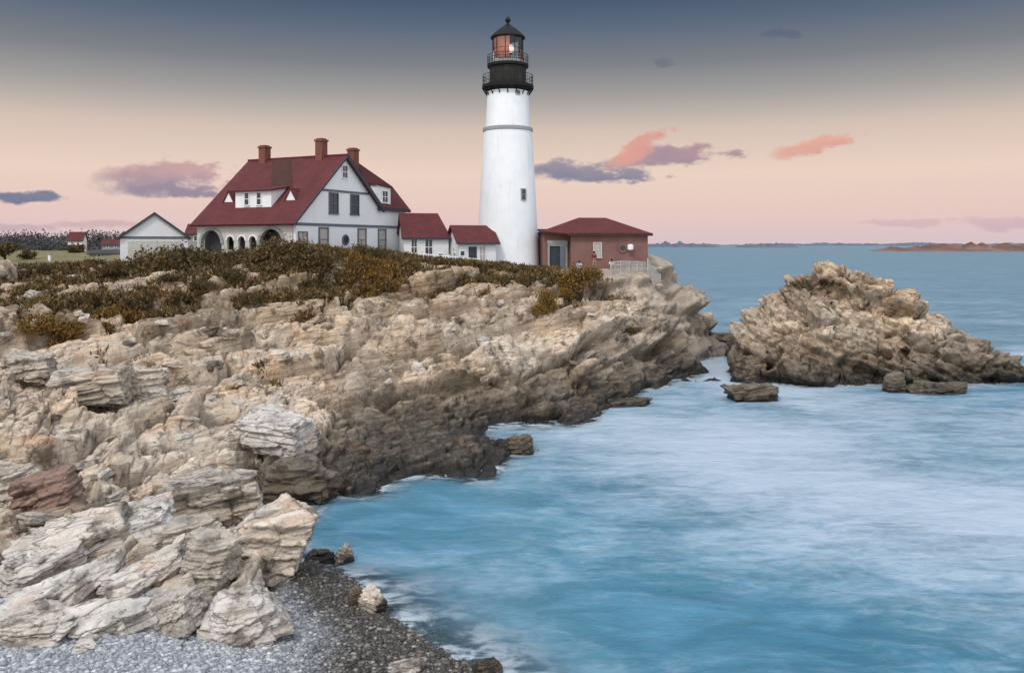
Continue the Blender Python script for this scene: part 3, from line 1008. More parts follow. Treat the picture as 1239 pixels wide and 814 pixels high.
# trim: dark rake board on the right, slim dark eaves, slate bands
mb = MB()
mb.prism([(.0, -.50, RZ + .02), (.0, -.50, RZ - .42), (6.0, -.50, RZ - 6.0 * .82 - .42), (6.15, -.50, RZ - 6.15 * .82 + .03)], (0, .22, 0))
mb.prism([(5.4, -.42, WZ - .02), (11.05, -.42, WZ - .02), (11.05, -.42, WZ - .32), (5.4, -.42, WZ - .32)], (0, .40, 0))  # wing eave board, dark to stand in for shade under the roof
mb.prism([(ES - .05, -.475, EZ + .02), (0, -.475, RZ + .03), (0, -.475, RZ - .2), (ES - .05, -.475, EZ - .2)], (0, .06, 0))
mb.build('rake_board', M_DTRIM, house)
mb = MB()
mb.box(-6.98, 10.52, -.06, -.003, 2.82, 3.08)
mb.box(-3.6, 3.9, -.06, -.003, 6.1, 6.32)
mb.build('trim_band', M_TRIM, house)
mb = MB()
mb.box(10.42, 10.56, -.05, .1, -1.2, 2.80)
mb.box(10.42, 10.56, -.05, .1, 3.10, WZ - .35)
mb.build('corner_board', M_WHITE, house)
# gable windows
window(house, (0, 0, 7.55), .75, 1.15, glass=M_GLASS)
window(house, (-1.72, 0, 4.05), 1.25, 1.9, frame=M_TRIM)
window(house, (1.55, 0, 4.05), 1.25, 1.9, frame=M_TRIM)
for s_ in (-3.2, 2.75, 6.2):
    window(house, (s_, 0, .55), 1.15, 2.05, glass=M_CURT, frame=M_TRIM, bars=(0, 1), fw=.14)
window(house, (-6.1, 0, .6), 1.1, 1.6, glass=M_CURT, frame=M_TRIM)
mb = MB()
for ring in range(20):
    a0, a1 = 2 * PI * ring / 20, 2 * PI * (ring + 1) / 20
    q = [(math.cos(a) * r_ + .1, -.003, math.sin(a) * r_ + 1.55) for a, r_ in ((a0, .40), (a1, .40), (a1, .54), (a0, .54))]
    mb.prism(q, (0, -.09, 0))
rw = mb.build('round_window', M_TRIM, house)
mb = MB()
mb.prism([(math.cos(2 * PI * i / 20) * .41 + .1, -.004, math.sin(2 * PI * i / 20) * .41 + 1.55) for i in range(20)], (0, -.03, 0))
mb.build('pane', M_GLASS, rw)
# right dormer in the wing roof
dm = MB()
dm.prism([(5.3, .02, WZ + .22), (7.8, .02, WZ + .22), (7.8, .02, WZ + 2.15), (5.3, .02, WZ + 2.35)], (0, 2.0, 0))
dmo = dm.build('dormer', M_WHITE, house)
window(dmo, (6.75, .02, WZ + .6), .95, 1.15, glass=M_GLASS)
slab_roof([[(5.1, -.2, WZ + 2.42), (8.0, -.2, WZ + 2.2), (8.0, 2.4, WZ + 2.55), (5.1, 2.4, WZ + 2.77)]], .12).build('dormer_roof', M_ROOF, dmo)
# shed dormer on the big slope
sz = lambda s_: RZ + s_ * slope
mb = MB()
mb.prism([(-5.85, 3.9, sz(-5.85) - .1), (-5.85, 3.9, sz(-5.85) + 1.62), (-3.3, 3.9, sz(-5.85) + 2.0), (-3.3, 3.9, sz(-3.4) - .1)], (0, 4.4, 0))
sdm = mb.build('shed_dormer', M_WHITE, house)
slab_roof([[(-6.2, 3.6, sz(-5.85) + 1.60), (-3.0, 3.6, sz(-5.85) + 2.2), (-3.0, 8.6, sz(-5.85) + 2.2), (-6.2, 8.6, sz(-5.85) + 1.60)][::-1]], .14).build('dormer_roof', M_ROOF, sdm)
for t_ in (5.35, 6.85):
    window(sdm, (-5.85, t_, sz(-5.85) + .25), .5, 1.1, '-x', glass=M_GLASS, bars=(0, 1))
# two small triangular dormers
for t_ in (2.2, 9.85):
    s0 = -5.15
    mb = MB()
    mb.prism([(s0, t_ - .62, sz(s0) - .02), (s0, t_ + .62, sz(s0) - .02), (s0, t_, sz(s0) + 1.0)], (1.2, 0, 0))
    td = mb.build('gable_dormer', M_WHITE, house)
    slab_roof([[(s0 - .12, t_ - .75, sz(s0) - .06), (s0 - .12, t_, sz(s0) + 1.12), (s0 + 1.5, t_, sz(s0) + 1.12), (s0 + 1.5, t_ - .75, sz(s0) - .06)][::-1],
               [(s0 - .12, t_ + .75, sz(s0) - .06), (s0 - .12, t_, sz(s0) + 1.12), (s0 + 1.5, t_, sz(s0) + 1.12), (s0 + 1.5, t_ + .75, sz(s0) - .06)]], .07).build('dormer_roof', M_ROOF, td)


# darker patch laid on the big slope
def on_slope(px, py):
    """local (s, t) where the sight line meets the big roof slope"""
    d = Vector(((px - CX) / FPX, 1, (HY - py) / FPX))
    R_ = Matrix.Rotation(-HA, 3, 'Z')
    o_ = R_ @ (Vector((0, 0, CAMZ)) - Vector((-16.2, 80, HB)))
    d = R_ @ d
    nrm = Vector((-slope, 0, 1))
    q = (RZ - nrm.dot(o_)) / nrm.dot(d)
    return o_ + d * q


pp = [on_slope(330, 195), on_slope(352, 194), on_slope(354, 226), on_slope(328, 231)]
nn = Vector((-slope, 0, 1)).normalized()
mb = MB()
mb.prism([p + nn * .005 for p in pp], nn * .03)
mb.build('dark_roof_patch', M_ROOFD, roof)
# chimneys
for s_, t_, zt, zb in ((-.1, 10.0, 11.15, 8.9), (-.1, 2.75, 11.45, 8.9), (4.0, 2.0, 10.9, 6.5)):
    mb = MB()
    mb.box(s_ - .42, s_ + .42, t_ - .42, t_ + .42, zb, zt - .25)
    mb.box(s_ - .5, s_ + .5, t_ - .5, t_ + .5, zt - .25, zt - .06)
    mb.box(s_ - .36, s_ + .36, t_ - .36, t_ + .36, zt - .06, zt + .05)
    mb.build('chimney', M_CHIM, house)


# porch wall with arches below the eave
def arch_wall(x, t0, t1, z0, z1, holes, th):
    """wall in the plane x = const with arched holes (t centre, half width, sill z, spring z)"""
    bm = bmesh.new()

    def loop(pts):
        vs = [bm.verts.new((x, t, z)) for t, z in pts]
        return [bm.edges.new((vs[i], vs[(i + 1) % len(vs)])) for i in range(len(vs))]
    es_ = loop([(t0, z0), (t1, z0), (t1, z1), (t0, z1)])
    for tc_, hw, zs, sp in holes:
        es_ += loop([(tc_ - hw, zs)] + [(tc_ - hw * math.cos(PI * i / 14), sp + hw * math.sin(PI * i / 14)) for i in range(15)] + [(tc_ + hw, zs)])
    bmesh.ops.triangle_fill(bm, edges=es_, use_beauty=True)
    r = bmesh.ops.extrude_face_region(bm, geom=bm.faces[:])
    bmesh.ops.translate(bm, vec=(th, 0, 0), verts=[g for g in r['geom'] if isinstance(g, bmesh.types.BMVert)])
    bmesh.ops.recalc_face_normals(bm, faces=bm.faces)
    me = bpy.data.meshes.new('porch')
    bm.to_mesh(me)
    bm.free()
    return me


holes = [(2.75, 1.32, -.2, 1.2), (10.1, 1.25, -.2, 1.2)] + [(t_, .42, .6, 1.45) for t_ in (5.0, 6.35, 7.75)]
me = arch_wall(-7.05, .35, 12.0, -1.2, 2.95, holes, .25)
me.materials.append(M_CREAM)
porch = obj('porch', me, house)
for tc_, hw, zs, sp in holes:
    mb = MB()
    for i in range(14):
        a0, a1 = PI * i / 14, PI * (i + 1) / 14
        g = .28 if hw > 1 else .14
        mb.prism([(-7.053, tc_ - r_ * math.cos(a), sp + r_ * math.sin(a)) for a, r_ in ((a0, hw), (a1, hw), (a1, hw + g), (a0, hw + g))], (-.14 if hw > 1 else -.07, 0, 0))
    mb.build('arch_trim', M_GREY if hw > 1 else M_WHITE, porch)
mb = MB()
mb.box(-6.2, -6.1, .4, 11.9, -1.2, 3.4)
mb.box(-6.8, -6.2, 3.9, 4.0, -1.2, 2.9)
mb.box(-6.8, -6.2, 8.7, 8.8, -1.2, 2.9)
mb.build('porch_shade_wall', M_DTRIM, porch)  # dark panels stand in for the shade inside the porch arches
for t_ in (2.2, 9.4):
    mb = MB()
    mb.box(-6.35, -6.203, t_ - .45, t_ + .15, -1, 1.3)
    mb.build('porch_door', M_WHITE, porch)

# ------------------------------------------------------------------ lighthouse
LX, LY, LB = -.44, 88.0, 9.3
lh = empty('lighthouse', (LX, LY, LB))
tag(lh, 'tall white tapering lighthouse tower with black iron lantern room on top', 'lighthouse')
zz_ = lambda py: CAMZ + (HY - py) / FPX * LY - LB
rr = lambda wpx: wpx / 2 / FPX * LY
mb = MB()
mb.lathe([(rr(77), 0), (rr(75.5), zz_(318)), (rr(70), zz_(262)), (rr(64.5), zz_(210)), (rr(58.5), zz_(160))], 56)
mb.build('tower', M_TOWER, lh, smooth=30)
mb = MB()
mb.lathe([(rr(54.5), zz_(160)), (rr(52), zz_(135)), (rr(49.5), zz_(112)), (rr(49.5), zz_(109))], 56)
mb.build('upper_tower', M_TOWER, lh, smooth=30)
mb = MB()
mb.lathe([(rr(56), zz_(160.5)), (rr(60.5), zz_(159.5)), (rr(60.5), zz_(156)), (rr(55), zz_(155))], 56)
mb.build('belt_course', M_GREY, lh, smooth=30)
mb = MB()
mb.lathe([(rr(49.6), zz_(112)), (rr(54), zz_(110)), (rr(62.5), zz_(108)), (rr(62.5), zz_(104.5)), (rr(44), zz_(104.4))], 48)
for i in range(16):
    a = 2 * PI * i / 16
    ca, sa = math.cos(a), math.sin(a)
    mb.bar((rr(49) * ca, rr(49) * sa, zz_(117)), (rr(60) * ca, rr(60) * sa, zz_(109)), .06)
mb.build('gallery', M_IRON, lh, smooth=30)


def railing(r_, z0, h_, n):
    mb = MB()
    for i in range(n):
        a = 2 * PI * i / n
        b = 2 * PI * (i + 1) / n
        mb.bar((r_ * math.cos(a), r_ * math.sin(a), z0 - .05), (r_ * math.cos(a), r_ * math.sin(a), z0 + h_), .022, 5)
        for f in (.35, .68, 1):
            mb.bar((r_ * math.cos(a), r_ * math.sin(a), z0 + h_ * f), (r_ * math.cos(b), r_ * math.sin(b), z0 + h_ * f), .02 if f < 1 else .03, 5)
    return mb


railing(rr(60.5), zz_(104.5), 1.08, 36).build('railing', M_IRON2, lh)
mb = MB()
mb.lathe([(rr(44), zz_(104.5)), (rr(44), zz_(84)), (rr(45.5), zz_(82.6)), (rr(42), zz_(82.5))], 24)
for i in range(12):
    a = 2 * PI * (i + .5) / 12
    mb.bar((rr(44.3) * math.cos(a), rr(44.3) * math.sin(a), zz_(104)), (rr(44.3) * math.cos(a), rr(44.3) * math.sin(a), zz_(84)), .05)
mb.build('watch_room', M_IRON2, lh, smooth=20)
mb = MB()
mb.lathe([(rr(42), zz_(82.4)), (rr(50), zz_(82)), (rr(50), zz_(78.8)), (rr(36), zz_(78.7))], 48)
mb.build('upper_gallery', M_IRON, lh, smooth=30)
railing(rr(49), zz_(78.8), .95, 28).build('railing', M_IRON2, lh)
# lantern room: base wall, glazing, bars, roof
mb = MB()
mb.lathe([(rr(38), zz_(78.8)), (rr(38), zz_(74.5)), (rr(36), zz_(74.4))], 16)
mb.build('lantern_base', M_GREY, lh, smooth=20)
lr, lz0, lz1 = rr(37), zz_(74.6), zz_(46.5)
mb = MB()
for i in range(10):
    a = 2 * PI * (i + .25) / 10
    mb.bar((lr * math.cos(a), lr * math.sin(a), lz0), (lr * math.cos(a), lr * math.sin(a), lz1), .04)
    b = 2 * PI * (i + 1.25) / 10
    for f in (.5,):
        z_ = lz0 + (lz1 - lz0) * f
        mb.bar((lr * math.cos(a), lr * math.sin(a), z_), (lr * math.cos(b), lr * math.sin(b), z_), .022, 5)
mb.build('lantern_frame', M_IRON, lh)
# glass: clear toward the sea, peach sheet added on the left to paint in the sunset reflection
m_, kk = mat('lantern_glass')
gl = kk.n('ShaderNodeBsdfGlossy')
gl.inputs['Roughness'].default_value = .03
gl.inputs[0].default_value = (.9, .9, .9, 1)
tr = kk.n('ShaderNodeBsdfTransparent')
tr.inputs[0].default_value = (.93, .95, .97, 1)
mx = kk.n('ShaderNodeMixShader')
fr = kk.n('ShaderNodeFresnel')
fr.inputs[0].default_value = 1.5
kk.put(mx.inputs[0], fr.outputs[0])
kk.put(mx.inputs[1], tr.outputs[0])
kk.put(mx.inputs[2], gl.outputs[0])
kk.put(kk.out.inputs[0], mx.outputs[0])
M_LGL = m_
m_, kk = mat('peach_reflection')
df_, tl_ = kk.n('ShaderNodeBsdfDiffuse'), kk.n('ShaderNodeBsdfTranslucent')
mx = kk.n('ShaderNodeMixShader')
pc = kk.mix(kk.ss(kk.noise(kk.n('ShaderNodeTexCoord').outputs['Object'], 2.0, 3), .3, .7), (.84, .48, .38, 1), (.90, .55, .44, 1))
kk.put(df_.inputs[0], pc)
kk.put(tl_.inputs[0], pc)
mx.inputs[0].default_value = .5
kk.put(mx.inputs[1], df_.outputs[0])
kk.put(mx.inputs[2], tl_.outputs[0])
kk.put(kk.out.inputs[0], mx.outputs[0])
M_LREFL = m_
mb = MB()
n = 10
V = [((lr - .01) * math.cos(2 * PI * (i + .25) / n), (lr - .01) * math.sin(2 * PI * (i + .25) / n), z_) for z_ in (lz0, lz1) for i in range(n)]
mb.add(V, [(i, (i + 1) % n, n + (i + 1) % n, n + i) for i in range(n)])
mb.build('glazing', M_LGL, lh)
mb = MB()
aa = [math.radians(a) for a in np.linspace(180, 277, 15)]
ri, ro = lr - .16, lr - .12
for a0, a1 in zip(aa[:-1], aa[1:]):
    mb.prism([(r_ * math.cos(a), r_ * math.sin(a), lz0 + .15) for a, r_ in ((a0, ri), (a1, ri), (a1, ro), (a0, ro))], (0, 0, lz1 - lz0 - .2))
mb.build('lantern_reflection', M_LREFL, lh)
m_, kk = mat('lens_glow')
kk.put(kk.bs.inputs['Base Color'], (.7, .65, .6, 1))
kk.bs.inputs['Emission Color'].default_value = (1, .78, .62, 1)
kk.bs.inputs['Emission Strength'].default_value = .6
M_LENS = m_
mb = MB()
mb.lathe([(.3, lz0 - .1), (.3, lz0 + .7), (.45, lz0 + .75), (.45, lz0 + .85), (.2, lz0 + .9), (.2, lz0 + 1.6), (.42, lz0 + 1.65), (.12, lz0 + 1.9)], 16)
beacon = mb.build('beacon', M_IRON2, lh, smooth=30)
mb = MB()
mb.lathe([(.25, lz0 + .86), (.38, lz0 + 1.0), (.42, lz0 + 1.25), (.38, lz0 + 1.5), (.25, lz0 + 1.64)], 16, .25, -.35)
mb.build('lens', M_LENS, beacon, smooth=40)
pl = bpy.data.lights.new('beacon_light', 'POINT')
pl.energy = 20
pl.color = (1, .80, .66)
pl.shadow_soft_size = .2
plo = bpy.data.objects.new('beacon_light', pl)
plo.location = (.0, -.85, lz0 + 1.25)
C.objects.link(plo)
plo.parent = lh
mb = MB()
mb.lathe([(rr(39), zz_(47.5)), (rr(42), zz_(47)), (rr(42), zz_(45.6)), (rr(33), zz_(41)), (rr(20), zz_(35.5)), (rr(9), zz_(31.5)), (rr(4), zz_(29.5)), (rr(3), zz_(27.6))], 32)
mb.build('lantern_roof', M_IRON, lh, smooth=25)
mb = MB()
bz, br_ = zz_(24.8), rr(6.4)
mb.lathe([(br_ * math.sin(PI * i / 10) + .02, bz - br_ * math.cos(PI * i / 10)) for i in range(11)], 16)
mb.bar((0, 0, bz + br_ * .9), (0, 0, zz_(19.5)), .05)
mb.build('ventilator_ball', M_IRON, lh, smooth=50)


def tower_window(px, py, w_, h_, rad):
    """window let into the curved tower face"""
    a = math.asin(max(-1, min(1, ((px - CX) / FPX * LY - LX) / rad)))
    e = Vector((math.sin(a), -math.cos(a), 0))
    R = Vector((math.cos(a), math.sin(a), 0))
    z0 = zz_(py)
    mb, g = MB(), MB()

    def bx(m__, a0, a1, z0_, z1_, d0, d1):
        pts = [e * (rad + d) + R * q + Vector((0, 0, z)) for d in (d0, d1) for z in (z0_, z1_) for q in (a0, a1)]
        m__.add(pts, [(0, 1, 3, 2), (4, 6, 7, 5), (0, 4, 5, 1), (2, 3, 7, 6), (0, 2, 6, 4), (1, 5, 7, 3)])
    bx(mb, -w_ / 2 - .1, -w_ / 2, z0 - .1, z0 + h_ + .1, -.2, .07)
    bx(mb, w_ / 2, w_ / 2 + .1, z0 - .1, z0 + h_ + .1, -.2, .07)
    bx(mb, -w_ / 2, w_ / 2, z0 - .1, z0, -.2, .09)
    bx(mb, -w_ / 2, w_ / 2, z0 + h_, z0 + h_ + .1, -.2, .07)
    bx(mb, -w_ / 2, w_ / 2, z0 + h_ * .48, z0 + h_ * .52, -.2, .035)
    f = mb.build('window', M_GREY, lh)
    bx(g, -w_ / 2 + .003, w_ / 2 - .003, z0 + .003, z0 + h_ - .003, -.2, .03)
    g.build('pane', M_GLASS, f)


tower_window(633, 243, .42, 1.05, rr(68))
tower_window(626.5, 117.5, .32, .3, rr(50.2))


# ------------------------------------------------------------------ white annexes, red brick house, garage, far houses
def ridge_building(name, loc, rz, L, D, wh, rh, wall_m, roof_m, hipR=0.0, hipL=0.0, ov=.3, below=1.2):
    """ridge along local x; front wall in the plane y = 0"""
    e = empty(name, loc, rz)
    mb = MB()
    mb.box(0, L, 0, D, -below, wh - .02)
    if hipL == 0:
        mb.prism([(0, 0, wh - .02), (0, D, wh - .02), (0, D / 2, rh - .18)], (.2, 0, 0))
    if hipR == 0:
        mb.prism([(L - .2, 0, wh - .02), (L - .2, D, wh - .02), (L - .2, D / 2, rh - .18)], (.2, 0, 0))
    mb.build('wall', wall_m, e)
    sl_ = (rh - wh) / (D / 2)
    ez = wh - ov * sl_
    x0, x1 = -ov, L + ov
    a, b = x0 + (hipL if hipL else 0), x1 - (hipR if hipR else 0)
    q = [[(x0, -ov, ez), (x1, -ov, ez), (b, D / 2, rh), (a, D / 2, rh)], [(x1, D + ov, ez), (x0, D + ov, ez), (a, D / 2, rh), (b, D / 2, rh)]]
    if hipR:
        q.append([(x1, -ov, ez), (x1, D + ov, ez), (b, D / 2, rh)])
    if hipL:
        q.append([(x0, D + ov, ez), (x0, -ov, ez), (a, D / 2, rh)])
    slab_roof(q, .12).build('roof', roof_m, e)
    mb = MB()
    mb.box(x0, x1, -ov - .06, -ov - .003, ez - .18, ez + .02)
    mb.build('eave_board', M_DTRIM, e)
    return e


az = math.radians(14)
an1 = ridge_building('covered_passage', (-11.0, 84.0, 10.4), az, 4.6, 4.6, 2.55, 4.9, M_CLAP, M_ROOF, hipR=1.0, ov=.25)
tag(an1, 'white single storey passage building with red roof joined to the big house', 'building')
window(an1, (1.05, 0, .55), .55, 1.6, glass=M_GLASS, frame=M_WHITE)
window(an1, (2.55, 0, .6), .72, 1.5, glass=M_GLASS, frame=M_WHITE)
window(an1, (3.75, 0, .15), .4, .5, glass=M_GLASS, frame=M_WHITE, bars=(0, 0))
an2 = ridge_building('entry_building', (-5.3, 82.6, 9.7), math.radians(20), 3.9, 4.2, 2.75, 4.3, M_CLAP, M_ROOF, ov=.35)
tag(an2, 'smallest white annex with red roof and dark door beside the lighthouse tower', 'building')
mb = MB()
mb.box(1.0, 1.85, -.06, -.003, -.1, 2.1)
d_ = mb.build('door', M_DOOR, an2)
mb = MB()
mb.box(1.10, 1.14, -.11, -.063, .9, 1.05)
mb.build('handle', M_GREY, d_)
window(an2, (2.45, 0, .5), .6, 1.6, glass=M_CURT, frame=M_WHITE)
window(an2, (.35, 0, 1.2), .42, .45, glass=M_GLASS, frame=M_WHITE, bars=(0, 0))
window(an2, (0, 1.6, 1.5), .42, .45, '-x', glass=M_GLASS, frame=M_WHITE, bars=(0, 0))

# red brick building (hip roof, pale window, dark doorway)
rb = empty('brick_signal_house', (6.0, 84.3, 9.5), math.radians(5))
tag(rb, 'red brick building with hipped dark red roof at the end of the headland', 'building')
RL, RD, RWH, RRH = 8.0, 6.0, 3.75, 5.75
RLE = -2.7
mb = MB()
mb.box(0, RL, 0, RD, -1.2, RWH)
mb.box(RLE, -.002, 1.2, RD - .3, -1.2, RWH)
mb.build('wall', M_BRICK, rb)
o_ = .4
pk0, pk1 = (1.3, RD / 2, RRH - .4), (4.2, RD / 2, RRH - .4)
cFL, cFR, cBL, cBR = (RLE - .2, .5, RWH + .1), (RL + o_, -o_, RWH - .1), (RLE - .2, RD + o_, RWH), (RL + o_, RD + o_, RWH - .1)
cFM = (-.4, -o_, RWH - .1)
slab_roof([[cFM, cFR, pk1, pk0], [cFR, cBR, pk1], [cBR, cBL, pk0, pk1], [cBL, cFL, pk0], [cFL, cFM, pk0]], .15).build('roof', M_ROOF, rb)
mb = MB()
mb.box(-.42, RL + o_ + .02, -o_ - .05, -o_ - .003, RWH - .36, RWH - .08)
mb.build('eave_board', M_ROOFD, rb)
mb = MB()
for (x0, x1, z0, z1) in ((-2.25, -2.05, -.2, 2.35), (-.55, -.2, -.2, 2.35), (-2.25, -.2, 2.35, 2.55)):
    mb.box(x0, x1, .95, 1.197, z0, z1)
mb.box(-2.3, -.2, .9, 1.197, 2.56, 2.95)
df = mb.build('door_frame', M_GREY, rb)
mb = MB()
mb.box(-2.05, -1.02, 1.10, 1.196, -.2, 2.35)
mb.build('door', M_DOOR, df)
mb = MB()
mb.box(-1.0, -.56, .7, 1.196, -.2, 2.35)
mb.build('open_door_leaf', M_TRIM, df)
window(rb, (2.75, 0, 1.2), .72, 1.45, glass=M_CURT, frame=M_CREAM, bars=(0, 1))
mb = MB()
for i in range(16):
    a0, a1 = 2 * PI * i / 16, 2 * PI * (i + 1) / 16
    mb.prism([(5.35 + math.cos(a) * r_, -.003, 2.15 + math.sin(a) * r_) for a, r_ in ((a0, .28), (a1, .28), (a1, .5), (a0, .5))], (0, -.1, 0))
ro_ = mb.build('round_window', M_BRICK, rb)
mb = MB()
mb.prism([(5.35 + math.cos(2 * PI * i / 16) * .29, -.004, 2.15 + math.sin(2 * PI * i / 16) * .29) for i in range(16)], (0, -.05, 0))
mb.build('pane', M_GLASS, ro_)
mb = MB()
mb.lathe([(.12, 1.9), (.3, 2.0), (.32, 2.35), (.28, 2.5), (.1, 2.55)], 14, 6.1, -.35)
mb.box(6.0, 6.2, -.3, -.003, 1.95, 2.05)
mb.build('wall_lamp', M_WHITE, rb, smooth=40)
# small dark lean-to between tower and brick building
ll = empty('lean_to', (3.2, 87.2, 9.4), math.radians(5))
tag(ll, 'narrow dark slate lean-to between the white tower and red brick building', 'shed')
MB().box(-.15, .75, 0, 2.5, -1, 3.9).build('wall', M_DTRIM, ll)
slab_roof([[(-.3, -.2, 3.95), (.9, -.2, 3.95), (.9, 2.7, 4.3), (-.3, 2.7, 4.3)]], .1).build('roof', M_ROOFG, ll)
MB().box(-.2, .6, -.55, -.003, -.5, .75).build('coal_bin', M_TRIM, ll)

# garage on the left: gable towards the viewer
ga = empty('garage', (-40.3, 85, 10.2), math.radians(23))
tag(ga, 'small white garage with dark grey gable roof left of the big house', 'garage')
mb = MB()
mb.prism([(0, 0, -1), (6.5, 0, -1), (6.5, 0, 2.55), (3.25, 0, 5.0), (0, 0, 2.55)], (0, 7, 0))
mb.build('wall', M_CLAP, ga)
slab_roof([[(-.35, -.3, 2.5), (3.25, -.3, 5.2), (3.25, 7.2, 5.2), (-.35, 7.2, 2.5)][::-1], [(6.85, -.3, 2.5), (3.25, -.3, 5.2), (3.25, 7.2, 5.2), (6.85, 7.2, 2.5)]], .22).build('roof', M_ROOFG, ga)
MB().box(.02, 6.48, -.07, -.003, 2.42, 2.66).build('trim_band', M_TRIM, ga)
mb = MB()
mb.box(.7, 5.8, -.05, -.003, -.9, 2.2)
mb.build('garage_door', M_CREAM, ga)


def far_house(px, py_base, Y, L, D, wh, rh, wm, rm, label, rz=0.2):
    x = (px - CX) / FPX * Y
    z = CAMZ - (py_base - HY) / FPX * Y
    e = ridge_building('far_house', (x, Y, z), rz, L, D, wh, rh, wm, rm, below=3)
    tag(e, label, 'house')
    for i in range(2):
        window(e, (L * (.3 + .4 * i), 0, wh * .35), L * .1, wh * .35, bars=(0, 0))
    return e


far_house(82, 299, 210, 3.4, 4, 1.9, 3.9, M_WHITE, M_ROOF, 'tiny white house with red roof among the far grey trees')
far_house(123, 302, 190, 4.2, 4, 1.3, 2.4, M_GREY, M_ROOF, 'low far grey house with faded red roof left of the garage')
far_house(226, 297, 120, 4.0, 5, 1.9, 3.2, M_GREY, M_ROOF, 'low grey house with red roof half hidden behind the garage')
e = far_house(108, 314, 125, 4.6, 4, 1.0, 1.5, M_GREY, M_ROOFG, 'long low grey shed beside the lawn left of the garage')


# ------------------------------------------------------------------ boulders
def rock_mesh(name, sx, sy, sz, seed, m_, cuts=7, res=44, rough=.03, skew=(0, 0)):
    """angular block: a cut polyhedron with bedding grooves and chipped faces"""
    r = np.random.default_rng(seed)
    t = np.linspace(-1, 1, res)
    a, b = np.meshgrid(t, t, indexing='ij')
    D, F, off = [], [], 0
    for ax in range(3):
        for s_ in (-1, 1):
            p = np.zeros((res, res, 3))
            p[..., ax] = s_
            p[..., (ax + 1) % 3] = a if s_ > 0 else b
            p[..., (ax + 2) % 3] = b if s_ > 0 else a
            D.append(p.reshape(-1, 3))
            i = np.arange(res * res).reshape(res, res) + off
            F.append(np.stack([i[:-1, :-1], i[1:, :-1], i[1:, 1:], i[:-1, 1:]], -1).reshape(-1, 4))
            off += res * res
    D, F = np.concatenate(D), np.concatenate(F)
    key = np.round(D * 1e5).astype(np.int64)
    _, first, inv = np.unique(key, axis=0, return_index=True, return_inverse=True)
    inv = inv.ravel()
    D, F = D[first], inv[F]
    d = D / np.linalg.norm(D, axis=1, keepdims=True)
    N, Q = [], []
    for ax in range(3):
        for s_ in (-1, 1):
            n_ = np.zeros(3)
            n_[ax] = s_
            n_ += r.normal(0, .16, 3)
            N.append(n_ / np.linalg.norm(n_))
            Q.append(r.uniform(.82, 1.0))
    for _ in range(cuts):
        n_ = r.normal(0, 1, 3)
        n_[2] = abs(n_[2]) * .8
        N.append(n_ / np.linalg.norm(n_))
        Q.append(r.uniform(.84, 1.12))
    N, Q = np.array(N), np.array(Q)
    den = d @ N.T
    rad = np.where(den > 1e-3, Q / np.maximum(den, 1e-3), 99).min(1)
    p = d * rad[:, None]
    ang = r.uniform(0, 6)
    q = p[:, 2] * 3.2 + p[:, 0] * math.cos(ang) * .9 + p[:, 1] * math.sin(ang) * .9 + noise2(p[:, 0] * 1.5, p[:, 1] * 1.5 + p[:, 2], seed) * .5
    fr = q - np.floor(q)
    groove = sstep(.0, .10, fr) * sstep(1, .93, fr)
    lay = h2(np.floor(q), np.zeros_like(q), seed)
    f = 1 + (lay - .5) * .035 - (1 - groove) * .016
    f += rough * (fbm(p[:, 0] * 2.1 + p[:, 2] * 1.3, p[:, 1] * 2.1 - p[:, 2] * 1.7, seed, 4) * .6)
    p = p * np.stack([f, f, 1 + (f - 1) * .4], -1)
    p = p * np.array([sx / 2, sy / 2, sz / 2])
    g_ = max(sx, sy)
    hb, eb, _ = slabs3(p[:, 0] + seed * 3.1, p[:, 1] + seed * 1.7, p[:, 2], (.5 * g_, .34 * g_, .17 * g_), seed, .10, .014 * g_)
    hc, ec, _ = slabs3(p[:, 0] + seed * 2.1, p[:, 1] + seed * 5.7, p[:, 2], (.2 * g_, .15 * g_, .08 * g_), seed + 3, .08, .004 * g_)
    p += d * (hb + hc - .026 * g_ * sstep(.08, 0, eb) - .008 * g_ * sstep(.1, 0, ec))[:, None]
    p[:, 0] += p[:, 2] * skew[0]
    p[:, 1] += p[:, 2] * skew[1]
    me = mesh_np(name, p, F, [m_])
    return me


def boulder(px, py, wpx, hpx, m_, label, seed, dratio=.8, rot=None, tilt=(0, 0), skew=(0, 0), group=None, cat='rock', name='boulder', sink=.25, cuts=7, Y=None, z=None):
    """px,py = centre of the foot in the photo; wpx,hpx = its size there"""
    if Y is None:
        x, y, zg = ground_at(px, py)
    else:
        x, y = (px - CX) / FPX * Y, Y
        zg = z if z is not None else float(H([x], [y])[0])
    s_ = y / FPX
    sx, sz = wpx * s_, hpx * s_ * (1 + sink)
    me = rock_mesh(name, sx, sx * dratio, sz, seed, m_, cuts=cuts, skew=skew)
    o = obj(name, me)
    o.location = (x, y + sx * dratio * .3, zg + sz * (.5 - sink / (1 + sink)))
    o.rotation_euler = (math.radians(tilt[0]), math.radians(tilt[1]), math.radians(rot if rot is not None else (seed * 37) % 40 - 20))
    return tag(o, label, cat, group)


